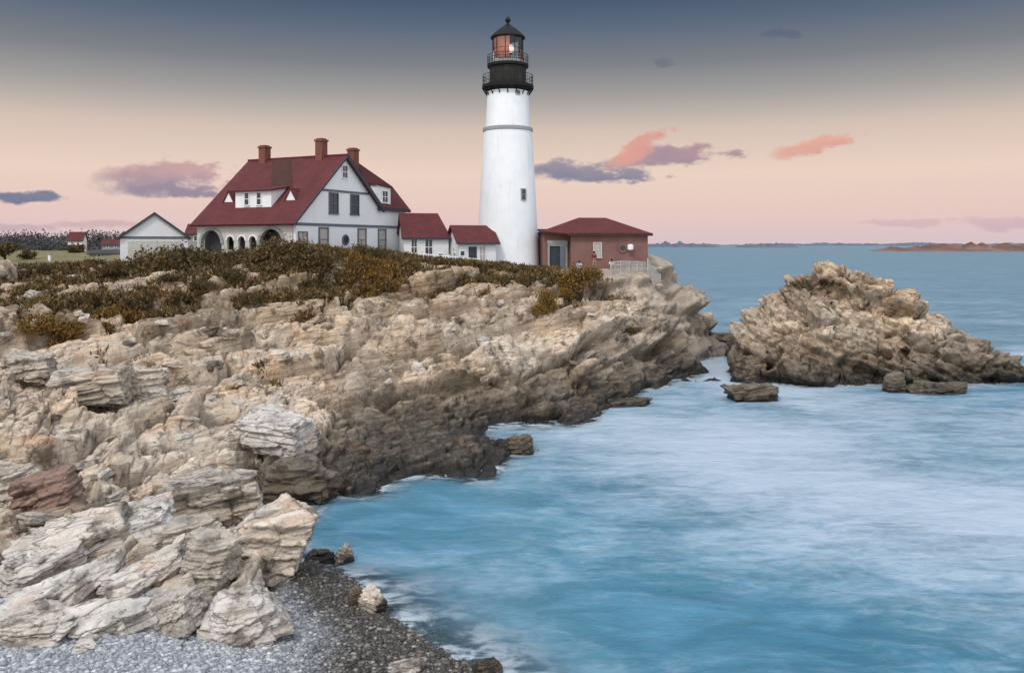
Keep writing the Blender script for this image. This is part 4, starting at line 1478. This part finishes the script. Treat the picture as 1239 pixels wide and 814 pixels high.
boulder(322, 712, 96, 72, M_PALE, 'tall upright beige boulder at the water edge above the dark shingle', 11, .8, 12, (8, 14), (.25, .1), cuts=5)
boulder(252, 706, 62, 52, M_BOUL, 'brown shadowed block wedged against the left of the tall upright boulder', 12, .9, -8, (0, 6))
boulder(288, 776, 94, 48, M_PALE, 'pale grey squared block with flat top at the edge of light pebbles', 13, .9, 24, (6, -14), cuts=4)
boulder(208, 764, 66, 42, M_BOUL, 'grey leaning slab between the pale squared block and streaked ledges', 14, .8, -30, (10, -26), cuts=5)
boulder(46, 622, 84, 42, M_RED, 'dark red cracked boulder at the left edge above the long pale slab', 15, .7, 20, (0, -12), cuts=6)
boulder(14, 604, 66, 36, M_BOUL, 'sandy rounded boulder behind the dark red cracked boulder', 16, .9, 10, (0, -8))
boulder(100, 672, 190, 34, M_PALE, 'long pale slab streaked with pink below the dark red boulder', 17, .5, 30, (4, -8), cuts=5, sink=.8)
boulder(40, 694, 100, 24, M_PALE, 'low pale wedge with orange base under the long streaked slab', 18, .6, 34, (4, -10), sink=.9)
boulder(165, 716, 120, 28, M_PALE, 'pinkish layered slab in the middle of the foreground ledges', 19, .5, 40, (6, -14), cuts=5, sink=.9)
boulder(60, 740, 140, 32, M_PALE, 'broad cream slab tilting left in the lower foreground', 20, .5, 36, (6, -10), cuts=5, sink=.9)
boulder(26, 776, 120, 28, M_PALE, 'lowest cream slab in the corner with dark undercut edge', 21, .6, -8, (6, 6), cuts=5, sink=.6)
boulder(136, 768, 104, 26, M_PALE, 'light slab lying half buried in the pale pebbles', 22, .6, 24, (4, -8), cuts=5, sink=.8)
boulder(228, 655, 64, 26, M_BOUL, 'blue grey flat rock behind the tall upright boulder', 23, .8, 5, sink=.6)
boulder(330, 556, 92, 36, M_PALE, 'pale rounded block with dark hollow on the left', 24, .7, -18, (6, 12), cuts=6)
boulder(252, 628, 110, 50, M_BOUL, 'dark faced grey block above the small inlet', 25, .7, 8, (0, 4), cuts=4)
boulder(358, 612, 98, 46, M_DARK, 'wet dark block with tan streak at the mouth of the small inlet', 26, .7, -6, cuts=4)
boulder(172, 484, 52, 40, M_PALE, 'pink beige block standing out of the grey slope', 27, .8, 30, (4, 10))
boulder(26, 462, 58, 26, M_BOUL, 'flat topped square ledge block at the left edge', 28, .8, 4, cuts=3)
boulder(100, 486, 90, 34, M_BOUL, 'jumbled grey ledge block left of the pink beige block', 29, .8, 14, cuts=6)
boulder(415, 676, 24, 22, M_PALE, 'small pointed rock with white tip in the shallows', 30, .6, 40, (0, 30), cuts=9, z=-.1, Y=31.2)
boulder(386, 678, 38, 12, M_DARK, 'low dark rock beside the white tipped rock in the shallows', 31, .7, 5, z=-.05, Y=31.3)
boulder(446, 746, 36, 22, M_PALE, 'small white wedge shaped rock alone on the dark shingle', 32, .6, -25, (0, 25), cuts=9, Y=26.7)
boulder(430, 744, 20, 22, M_DARK, 'small dark upright stone leaning on the white wedge rock', 33, .8, 10, cuts=8, Y=26.8)
boulder(590, 816, 36, 18, M_DARK, 'dark wet rock at the tip of the shingle on the bottom edge', 34, .8, 0, Y=23.0, z=-.05)
boulder(490, 820, 44, 8, M_PALE, 'cream flat stone in the shingle on the bottom edge', 35, .7, 6, Y=22.6)
boulder(628, 548, 34, 22, M_DARK, 'brown knob at the outer tip of the low tidal shelf', 36, .9, 0, Y=47.5, z=-.1)
boulder(916, 488, 66, 22, M_DARK, 'low dark skerry in the water just left of the islet', 37, .6, 4, Y=63.5, z=-.15)
boulder(760, 492, 60, 8, M_DARK, 'barely awash flat rock at the foot of the headland cliff', 38, .6, 8, Y=61.5, z=-.12)
boulder(1085, 482, 24, 26, M_DARK, 'small upright rock at the front foot of the islet', 39, .9, 12, Y=67.2, z=-.2)
boulder(1135, 482, 84, 14, M_DARK, 'long low wet rock along the right foot of the islet', 40, .6, -8, Y=66.5, z=-.2)
boulder(873, 416, 40, 20, M_DARK, 'dark rock closing the channel between headland and islet', 41, .9, 0, Y=97, z=-.3)
boulder(912, 464, 34, 34, M_DARK, 'dark buttress at the left foot of the islet', 42, .9, 8, Y=72.5, z=-.3)

# loose blocks over the slope
protos = [rock_mesh('loose_block', 1, .75, .6, 600 + i, (M_BOUL, M_PALE, M_BOUL, M_DARK)[i % 4], cuts=6, res=14) for i in range(8)]
cnt = 0
tries = 0
while cnt < 70 and tries < 4000:
    tries += 1
    px, py = random.uniform(-20, 800), random.uniform(335, 640)
    x, y, z_ = ground_at(px, py)
    if z_ < .5 or y > 84 or y < 27 or (z_ < 2.4 and x > -12 and y > 38):
        continue
    at = terrain([x], [y])[1]
    if at['beach'][0] > .2 or (at['veg'][0] > .6 and random.random() < .6):
        continue
    o = obj('loose_block', protos[random.randrange(8)])
    s_ = random.uniform(.35, 1.0) ** 1.6 * 1.2 + .25
    o.scale = (s_ * random.uniform(.8, 1.4), s_ * random.uniform(.8, 1.2), s_ * random.uniform(.6, 1.1))
    o.location = (x, y, z_ - s_ * .05)
    o.rotation_euler = (random.uniform(-.3, .3), random.uniform(-.35, .35), random.uniform(0, 6.28))
    tag(o, 'weathered angular block lying among the ledges of the headland slope', 'rock', 'loose blocks on the headland slope')
    cnt += 1

cnt = tries = 0
while cnt < 80 and tries < 3000:
    tries += 1
    px, py = random.uniform(-20, 350), random.uniform(610, 790)
    x, y, z_ = ground_at(px, py)
    if y > 38:
        continue
    o = obj('rock_fragment', protos[random.randrange(8)])
    s_ = random.uniform(.12, .5)
    o.scale = (s_ * random.uniform(.8, 1.4), s_ * random.uniform(.8, 1.2), s_ * random.uniform(.6, 1.1))
    o.location = (x, y, z_ + s_ * .12)
    o.rotation_euler = (random.uniform(-.4, .4), random.uniform(-.4, .4), random.uniform(0, 6.28))
    tag(o, 'small broken rock fragment lying between the pale foreground slabs', 'rock', 'rock fragments among the foreground slabs')
    cnt += 1

# ------------------------------------------------------------------ pebbles (stuff)
ico = bmesh.new()
bmesh.ops.create_icosphere(ico, subdivisions=1, radius=1)
iv = np.array([v.co[:] for v in ico.verts])
ifc = np.array([[v.index for v in f.verts] for f in ico.faces])
ico.free()
NP = 48000
pt = rng.uniform(-.72, .02, NP * 4)
pyv = 18.5 * np.exp(rng.uniform(0, math.log(33 / 18.5), NP * 4))
pxv = pt * pyv
zz2, a2 = terrain(pxv, pyv)[:2]
ok = (a2['beach'] > .5) & (zz2 > -.15)
pxv, pyv, zz2 = pxv[ok][:NP], pyv[ok][:NP], zz2[ok][:NP]
n = len(pxv)
sc = .022 + .075 * rng.random(n) ** 4
V = iv[None] * (sc[:, None, None] * rng.uniform(.6, 1.2, (n, 1, 3)) * np.array([1.15, 1.0, .62])) * rng.uniform(.85, 1.15, (n, len(iv), 1))
V = V + np.stack([pxv, pyv, zz2 + sc * .2], -1)[:, None, :]
F = (ifc[None] + (np.arange(n) * len(iv))[:, None, None]).reshape(-1, 3)
m_, kk = mat('pebble_stone')
rn = kk.n('ShaderNodeNewGeometry')
dryc = kk.ramp(rn.outputs['Random Per Island'], [(0, (.19, .20, .22, 1)), (.4, (.30, .32, .345, 1)), (.7, (.38, .40, .42, 1)), (.93, (.50, .505, .51, 1)), (1, (.62, .61, .59, 1))])
wetc = kk.ramp(rn.outputs['Random Per Island'], [(0, (.028, .026, .023, 1)), (.5, (.068, .060, .050, 1)), (.85, (.14, .122, .098, 1)), (1, (.30, .28, .25, 1))])
sp = kk.n('ShaderNodeSeparateXYZ')
kk.put(sp.inputs[0], rn.outputs['Position'])
bigp = kk.noise(rn.outputs['Position'], .16, 4, .6)
shore = kk.ss(kk.m('ADD', sp.outputs[2], kk.m('MULTIPLY', kk.m('SUBTRACT', bigp, .5), .5)), .48, .98)
kk.put(kk.bs.inputs['Base Color'], kk.mix(shore, wetc, dryc))
kk.put(kk.bs.inputs['Roughness'], kk.m('ADD', kk.m('MULTIPLY', shore, .3), .5))
tag(obj('pebbles', mesh_np('pebbles', V.reshape(-1, 3), F, [m_], smooth=True)), kind='stuff')


# ------------------------------------------------------------------ plants
def leaf_cloud(centers, size, n_each, spread, seed, up=.3, wid=1.0):
    """many small bent leaf quads around clump centres; returns V, F, clump index"""
    r = np.random.default_rng(seed)
    c = np.repeat(centers, n_each, 0)
    n = len(c)
    p = c + r.normal(0, 1, (n, 3)) * np.repeat(np.atleast_2d(spread), n, 0) if np.ndim(spread) == 1 else c + r.normal(0, 1, (n, 3)) * np.repeat(spread, n_each, 0)
    a = r.uniform(0, 2 * PI, n)
    e = r.uniform(-.4, 1.2, n)
    d1 = np.stack([np.cos(a) * np.cos(e), np.sin(a) * np.cos(e), np.sin(e) + up], -1)
    d1 /= np.linalg.norm(d1, axis=1, keepdims=True)
    d2 = np.cross(d1, r.normal(0, 1, (n, 3)))
    d2 /= np.maximum(np.linalg.norm(d2, axis=1, keepdims=True), 1e-6)
    s1 = size * r.uniform(.6, 1.5, (n, 1))
    s2 = s1 * r.uniform(.3, .55, (n, 1)) * wid
    V = np.stack([p, p + d1 * s1 * .5 + d2 * s2, p + d1 * s1, p + d1 * s1 * .5 - d2 * s2], 1)
    F = np.arange(n * 4).reshape(n, 4)
    return V.reshape(-1, 3), F, np.repeat(np.arange(len(centers)), n_each)


# ground cover: heath and dry grass on the upper slope (stuff)
NC = 26000
pt = rng.uniform(-.80, .26, NC * 5)
pyv = np.exp(rng.uniform(math.log(48), math.log(92), NC * 5))
pxv = pt * pyv
zz2, a2 = terrain(pxv, pyv)[:2]
ok = (a2['veg'] > rng.uniform(.25, .95, len(pt))) & (a2['lawn'] < .5)
hx = np.stack([pxv[ok], pyv[ok], zz2[ok]], -1)[:NC]
# keep clear of the buildings
lx = (hx[:, 0] + 16.2) * math.cos(HA) + (hx[:, 1] - 80) * math.sin(HA)
ly = -(hx[:, 0] + 16.2) * math.sin(HA) + (hx[:, 1] - 80) * math.cos(HA)
clear_ = ~((lx > -7.2) & (lx < 10.6) & (ly > -.3) & (ly < 12.5)) & ~((hx[:, 1] > 83) & (hx[:, 0] > -12))
hx = hx[clear_]
nT = len(hx)
big = .6 + .8 * np.clip(fbm(hx[:, 0] / 3, hx[:, 1] / 3, 901, 3) + .4, 0, 1.4)
hx[:, 2] += .12 * big
V, F, ci = leaf_cloud(hx, .34, 12, np.stack([.24 * big, .24 * big, .10 * big], -1), 5, up=.7, wid=.36)
pal = np.array([(.085, .06, .027), (.14, .092, .038), (.19, .122, .05), (.12, .092, .042), (.24, .16, .072), (.07, .052, .023)])
gold = np.array([(.19, .105, .028), (.24, .14, .042), (.14, .08, .026)])
rusty = np.array([(.14, .065, .03), (.11, .055, .028)])
tintn = fbm(hx[:, 0] / 5, hx[:, 1] / 5, 911, 3)
cols = pal[rng.integers(0, 6, nT)]
gm = (tintn + rng.normal(0, .1, nT)) > .75
cols[gm] = gold[rng.integers(0, 3, gm.sum())]
rm = (fbm(hx[:, 0] / 4, hx[:, 1] / 4, 921, 3) + rng.normal(0, .1, nT)) > .7
cols[rm] = rusty[rng.integers(0, 2, rm.sum())]
# broad golden drifts seen on the slope
for px, py, rad_ in ((55, 392, 3.2), (140, 388, 1.6), (300, 388, 1.8), (450, 335, 2.6), (665, 365, 1.0), (720, 350, 1.4)):
    gx_, gy_, gz_ = ground_at(px, py)
    q = (np.hypot(hx[:, 0] - gx_, (hx[:, 1] - gy_) * .7) + rng.normal(0, .4, nT)) < rad_
    cols[q] = gold[rng.integers(0, 3, q.sum())]
lc = cols[ci] * rng.uniform(.7, 1.3, (len(ci), 1))
me = mesh_np('ground_cover', V, F, [M_COVER])
colattr(me, 'tint', np.repeat(np.concatenate([lc, np.ones((len(lc), 1))], 1), 4, 0))
tag(obj('ground_cover', me), kind='stuff')


def shrub_meshes(tagname, m_, seed, tall=1.0):
    r = np.random.default_rng(seed)
    n = 46
    d = r.normal(0, 1, (n, 3))
    d /= np.linalg.norm(d, axis=1, keepdims=True)
    d[:, 2] = np.abs(d[:, 2])
    c = d * (r.uniform(.35, 1, (n, 1)) ** .6) * np.array([1.0, 1.0, .95 * tall]) * r.uniform(.75, 1.15, (n, 1))
    V, F, _ = leaf_cloud(c, .115, 56, np.array([.18, .18, .16]), seed + 1, wid=.7)
    fol = mesh_np('foliage', V, F, [m_])
    mb = MB()
    for i in range(7):
        a = 2 * PI * i / 7
        mb.bar((.06 * math.cos(a), .06 * math.sin(a), -.3), (.5 * math.cos(a) + r.uniform(-.1, .1), .5 * math.sin(a), .75 * tall * r.uniform(.7, 1.1)), .025, 5)
    tmp = mb.build('stem', M_BARK)
    st = tmp.data
    bpy.data.objects.remove(tmp)
    return fol, st


SH = {'d': [shrub_meshes('d', M_SHR_D, 700 + i) for i in range(3)], 'b': [shrub_meshes('b', M_SHR_B, 720 + i) for i in range(3)], 'g': [shrub_meshes('g', M_SHR_G, 740 + i, 1.25) for i in range(2)]}


def shrub(x, y, z_, s_, kind_, label, group, sz_=1.0):
    e = empty('shrub', (x, y, z_), random.uniform(0, 6.28))
    e.scale = (s_, s_, s_ * sz_)
    fol, st = random.choice(SH[kind_])
    obj('foliage', fol, e)
    obj('stem', st, e)
    return tag(e, label, 'shrub', group)


def hl(s_, t_):
    return (-16.2 + .44 * s_ - .9 * t_, 80 + .9 * s_ + .44 * t_)


# hedge of dark shrubs at the foot of the house
spots = []
for px in np.arange(186, 480, 14.5):
    Yb = np.interp(px, [180, 250, 352, 480], [78, 74.5, 70.0, 80.5])
    spots.append((px + random.uniform(-4, 4), Yb + random.uniform(-1.4, .6)))
for px, Yb in spots:
    x = (px - CX) / FPX * Yb
    top = np.interp(px, [180, 232, 262, 300, 335, 372, 400, 425, 450, 480], [300, 297, 302, 300, 290, 291, 298, 296, 296, 303]) + random.uniform(1, 4.5)
    zt = CAMZ - (top - HY) / FPX * Yb
    zg = float(H([x], [Yb])[0])
    s_ = min(2.6, max(.7, (zt - zg + .2) / 1.05))
    shrub(x, Yb, zg - .1, s_, 'd' if random.random() < .5 else 'b', 'dark brown shrub in the rough hedge below the big white house', 'dark shrubs below the house')
for i in range(46):
    px = random.uniform(-10, 560)
    py = random.uniform(322, 352) if random.random() < .7 else random.uniform(345, 392)
    x, y, z_ = ground_at(px, py)
    if terrain([x], [y])[1]['veg'][0] < .3 or y > 82:
        continue
    shrub(x, y, z_ - .15, random.uniform(.55, 1.15), random.choice('ddb'), 'low olive brown bush among the rocks of the upper slope', 'bushes on the upper slope', .75)
shrub(*ground_at(694, 356), 1.75, 'g', 'largest golden yellow bush, rounded, on the rocks before the brick building', None, .95)
shrub(*ground_at(716, 352), 1.15, 'g', 'golden bush crowding the right of the largest golden bush', None)
shrub(*ground_at(661, 378), 1.0, 'g', 'narrow golden bush lower on the rocks before the tower', None, 1.6)
shrub(*ground_at(652, 388), .75, 'g', 'lowest small golden bush on the rocks before the tower', None)
shrub(*ground_at(684, 366), .8, 'g', 'small golden bush between the narrow and the rounded golden ones', None)
shrub(*ground_at(765, 402), .9, 'b', 'small olive tuft on the pale rock right of the golden bushes', None, .6)
shrub(*(lambda p: (p[0], p[1], p[2] - .75))(ground_at(50, 396)), 1.5, 'g', 'broad rust gold bush at the left edge of the slope', None, .7)
shrub(*(lambda p: (p[0], p[1], p[2] - .6))(ground_at(80, 396)), 1.2, 'g', 'rust gold bush right beside the broad one on the left', None, .7)

# far wood (stuff) and trees one can tell apart
cs = []
for i in range(900):
    Y_ = random.uniform(245, 390)
    px = random.uniform(-420, 236)
    x = (px - CX) / FPX * Y_
    top = np.interp(px, [-420, 0, 20, 40, 70, 100, 116, 130, 150, 236], [284, 287, 284, 285, 284, 285, 282, 284, 285, 288])
    zt = CAMZ + (HY - top) / FPX * Y_
    for j in range(3):
        cs.append((x + random.uniform(-1.5, 1.5), Y_ + random.uniform(-1.5, 1.5), 9 + (zt - 9) * random.uniform(.1, 1) * random.uniform(.75, 1.02)))
V, F, ci = leaf_cloud(np.array(cs), .55, 26, np.array([1.5, 1.5, .9]), 77)
tag(obj('far_wood', mesh_np('far_wood', V, F, [M_FAR])), 'distant bare grey wood along the skyline behind the lawn', 'wood', kind='stuff')


def tree(px, py, Y_, h_, w_, m_, label):
    x = (px - CX) / FPX * Y_
    z_ = CAMZ - (py - HY) / FPX * Y_
    e = empty('tree', (x, Y_, z_))
    mb = MB()
    mb.bar((0, 0, -1), (0, 0, h_ * .55), w_ * .05, 7)
    for i in range(6):
        a = i * 2.4
        mb.bar((0, 0, h_ * (.25 + .05 * i)), (math.cos(a) * w_ * .35, math.sin(a) * w_ * .35, h_ * (.55 + .06 * i)), w_ * .02, 5)
    mb.build('trunk', M_BARK, e)
    r = np.random.default_rng(int(px * 7))
    d = r.normal(0, 1, (40, 3))
    d /= np.linalg.norm(d, axis=1, keepdims=True)
    c = d * r.uniform(.4, 1, (40, 1)) * np.array([w_ / 2, w_ / 2, h_ * .38]) + np.array([0, 0, h_ * .58])
    V, F, _ = leaf_cloud(c, w_ * .1, 26, np.array([w_ * .09, w_ * .09, h_ * .07]), int(px))
    obj('crown', mesh_np('crown', V, F, [m_]), e)
    return tag(e, label, 'tree')


tree(92, 311, 150, 2.3, 3.6, M_SHR_B, 'round brown tree on the lawn below the tiny white house')
tree(6, 315, 120, 2.6, 3.4, M_SHR_D, 'dark bushy tree at the left edge of the lawn')
tree(33, 316, 125, 1.6, 2.6, M_SHR_B, 'small brown tree right of the dark tree by the lawn')

# ------------------------------------------------------------------ fences
def fence(pts, label, h_=1.1, step=1.6, rails=(.35, .7, 1.0), pickets=0.0, m_=M_FENCE, name='fence'):
    pts = [Vector((p[0], p[1])) for p in pts]
    L = [0]
    for a, b in zip(pts[:-1], pts[1:]):
        L.append(L[-1] + (b - a).length)

    def at(d):
        for i in range(len(pts) - 1):
            if d <= L[i + 1] or i == len(pts) - 2:
                return pts[i].lerp(pts[i + 1], (d - L[i]) / (L[i + 1] - L[i]))
    n = max(1, round(L[-1] / step))
    st = [at(L[-1] * i / n) for i in range(n + 1)]
    zs = [float(H([p.x], [p.y])[0]) for p in st]
    zs = [max(z_, np.median(zs) - 1.5) for z_ in zs]
    e = empty(name, (st[0].x, st[0].y, zs[0]))
    o_ = Vector((st[0].x, st[0].y, zs[0]))
    for p, z_ in zip(st, zs):
        q = Vector((p.x, p.y, z_)) - o_
        MB().box(q.x - .07, q.x + .07, q.y - .07, q.y + .07, q.z - .5, q.z + h_ + .08).build('post', m_, e)
    mb = MB()
    for i in range(n):
        a, b = Vector((st[i].x, st[i].y, zs[i])) - o_, Vector((st[i + 1].x, st[i + 1].y, zs[i + 1])) - o_
        for f in rails:
            mb.bar(a + Vector((0, 0, h_ * f)), b + Vector((0, 0, h_ * f)), .05, 4)
    mb.build('rail', m_, e)
    if pickets:
        mb = MB()
        for i in range(n):
            a, b = Vector((st[i].x, st[i].y, zs[i])) - o_, Vector((st[i + 1].x, st[i + 1].y, zs[i + 1])) - o_
            kq = int((b - a).length / pickets)
            for j in range(kq):
                q = a.lerp(b, (j + .5) / kq)
                mb.box(q.x - .035, q.x + .035, q.y - .045, q.y - .01, q.z - .1, q.z + h_)
        mb.build('picket_panel', m_, e)
    return tag(e, label, 'fence')


gA, gB, gC = (10.6, 81.3), (13.6, 84.0), (15.2, 85.2)
fence([(9.6, 80.4), (10.8, 81.0), (13.4, 83.2)], 'pale weathered railing running up the cliff edge to the brick building', 1.1, 1.1, pickets=.16)
fence([(13.6, 82.8), (15.0, 83.8)], 'short pale plank fence at the cliff edge right of the brick building', 1.5, .7, pickets=.14)
fence([(-10.5, 81.5), (-6.5, 80.6), (-3.2, 81.3)], 'low white picket fence in front of the white annexes', .75, 1.6, rails=(.3, .85), pickets=.22, m_=M_WHITE)
# retaining wall of the terrace before the brick building
mb = MB()
V, F = [], []
for i, x in enumerate(np.linspace(2.0, 10.2, 22)):
    y = 81.6 - .08 * x
    for dy_, z_ in ((0, 7.6), (0, 9.02 + .04 * math.sin(i * 2.1)), (.55, 9.05 + .04 * math.sin(i * 1.7)), (.55, 7.6)):
        V.append((x, y + dy_, z_))
for i in range(21):
    for j in range(4):
        a, b = i * 4 + j, i * 4 + (j + 1) % 4
        F.append((a, b, b + 4, a + 4))
F += [(0, 3, 2, 1), (84, 85, 86, 87)]
mb.add(V, F)
tag(mb.build('retaining_wall', simple('terrace_stone', (.40, .34, .28), .9, .3, 2.2, bmp=.05)), 'low sandy stone wall holding the terrace before the brick building', 'wall')
# pale marker post on the lawn
x, Y_ = (60 - CX) / FPX * 100, 100
e = empty('marker_post', (x, Y_, float(H([x], [Y_])[0])))
tag(e, 'small pale marker post standing alone on the lawn', 'post')
MB().box(-.13, .13, -.13, .13, -.3, .95).build('post', M_WHITE, e)
MB().prism([(-.18, -.18, .953), (.18, -.18, .953), (.18, .18, .953), (-.18, .18, .953)], (0, 0, .12)).build('cap', M_GREY, e)


# ------------------------------------------------------------------ people
def cloth(name, c):
    return simple(name, c, .85, .15, 6)


SKIN = cloth('skin', (.45, .27, .20))


def person(loc, rz, pose, top, bottom, hair, label):
    """one continuous skinned body; faces get skin, jacket, trousers by region"""
    J = {'pel': (0, 0, .95), 'wai': (0, 0, 1.12), 'che': (0, 0, 1.36), 'nek': (0, .0, 1.50), 'hea': (0, -.02, 1.62), 'top': (0, -.01, 1.74)}
    R = {'pel': .15, 'wai': .13, 'che': .16, 'nek': .06, 'hea': .10, 'top': .07}
    for s_, n_ in ((-1, 'l'), (1, 'r')):
        J.update({'sh' + n_: (.19 * s_, 0, 1.42), 'el' + n_: (.25 * s_, .03, 1.15), 'wr' + n_: (.24 * s_, -.06, .92), 'ha' + n_: (.24 * s_, -.08, .82),
                  'hi' + n_: (.09 * s_, 0, .88), 'kn' + n_: (.11 * s_, -.02, .50), 'an' + n_: (.12 * s_, .02, .08), 'to' + n_: (.13 * s_, -.14, .04)})
        R.update({'sh' + n_: .075, 'el' + n_: .055, 'wr' + n_: .042, 'ha' + n_: .04, 'hi' + n_: .095, 'kn' + n_: .07, 'an' + n_: .05, 'to' + n_: .04})
    if pose == 'sit':
        dz_ = -.72
        for a in list(J):
            p = J[a]
            if a[:2] not in ('kn', 'an') and a not in ('tol', 'tor'):
                J[a] = (p[0], p[1] - (p[2] - .95) * .15, p[2] + dz_)
        for s_, n_ in ((-1, 'l'), (1, 'r')):
            J['kn' + n_], J['an' + n_], J['to' + n_] = (.15 * s_, -.38, .48), (.14 * s_, -.48, .08), (.15 * s_, -.64, .05)
            J['el' + n_], J['wr' + n_], J['ha' + n_] = (.26 * s_, -.14, .55), (.16 * s_, -.34, .53), (.12 * s_, -.40, .52)
    E = [('pel', 'wai'), ('wai', 'che'), ('che', 'nek'), ('nek', 'hea'), ('hea', 'top')]
    for n_ in 'lr':
        E += [('che', 'sh' + n_), ('sh' + n_, 'el' + n_), ('el' + n_, 'wr' + n_), ('wr' + n_, 'ha' + n_), ('pel', 'hi' + n_), ('hi' + n_, 'kn' + n_), ('kn' + n_, 'an' + n_), ('an' + n_, 'to' + n_)]
    keys = list(J)
    me = bpy.data.meshes.new('person')
    me.from_pydata([J[a] for a in keys], [(keys.index(a), keys.index(b)) for a, b in E], [])
    o = bpy.data.objects.new('tmp', me)
    C.objects.link(o)
    sk = o.modifiers.new('s', 'SKIN')
    for i, a in enumerate(keys):
        me.skin_vertices[0].data[i].radius = (R[a], R[a] * .8 if a in ('pel', 'wai', 'che') else R[a])
    me.skin_vertices[0].data[0].use_root = True
    o.modifiers.new('u', 'SUBSURF').levels = 1
    o.modifiers['u'].render_levels = 1
    dg = bpy.context.evaluated_depsgraph_get()
    m2 = bpy.data.meshes.new_from_object(o.evaluated_get(dg))
    bpy.data.objects.remove(o)
    for q in (top, bottom, SKIN, M_IRON):
        m2.materials.append(q)
    P_ = np.array([J[a] for a in keys])
    reg = {'pel': 1, 'wai': 0, 'che': 0, 'nek': 2, 'hea': 2, 'top': 2, 'sh': 0, 'el': 0, 'wr': 0, 'ha': 2, 'hi': 1, 'kn': 1, 'an': 1, 'to': 3}
    rg = [reg.get(a, reg.get(a[:2])) for a in keys]
    for p in m2.polygons:
        p.material_index = rg[int(np.argmin(((P_ - np.array(p.center)) ** 2).sum(1)))]
        p.use_smooth = True
    e = empty('person', loc, rz)
    obj('body', m2, e)
    hp = J['hea']
    mb = MB()
    mb.lathe([(.02, hp[2] + .16), (.075, hp[2] + .135), (.115, hp[2] + .06), (.118, hp[2] - .02), (.10, hp[2] - .09)][::-1], 14, hp[0], hp[1] + .025)
    mb.build('hair', hair, e, smooth=60)
    return tag(e, label, 'person')


H_BR = cloth('brown_hair', (.05, .03, .02))


def stand(px, Y_):
    x = (px - CX) / FPX * Y_
    return (x, Y_, float(H([x], [Y_])[0]))


person(stand(719, 83.2), .4, 'stand', cloth('maroon_jacket', (.16, .03, .035)), cloth('tan_trousers', (.28, .22, .16)), H_BR, 'standing person in dark red jacket in front of the brick building')
person(stand(740.5, 82.6), -.3, 'sit', cloth('white_shirt', (.75, .74, .72)), cloth('navy_trousers', (.03, .04, .06)), H_BR, 'sitting person in white top and dark trousers near the railing')
person(stand(751, 82.8), .2, 'sit', cloth('red_coat', (.30, .04, .05)), cloth('red_trousers', (.24, .035, .04)), cloth('red_hood', (.28, .04, .05)), 'sitting person bundled in red beside the one in white')
person(stand(701, 82.4), -.2, 'sit', cloth('pale_blue_jacket', (.38, .46, .58)), cloth('grey_trousers', (.25, .27, .30)), H_BR, 'sitting person in pale blue jacket by the brick building doorway')
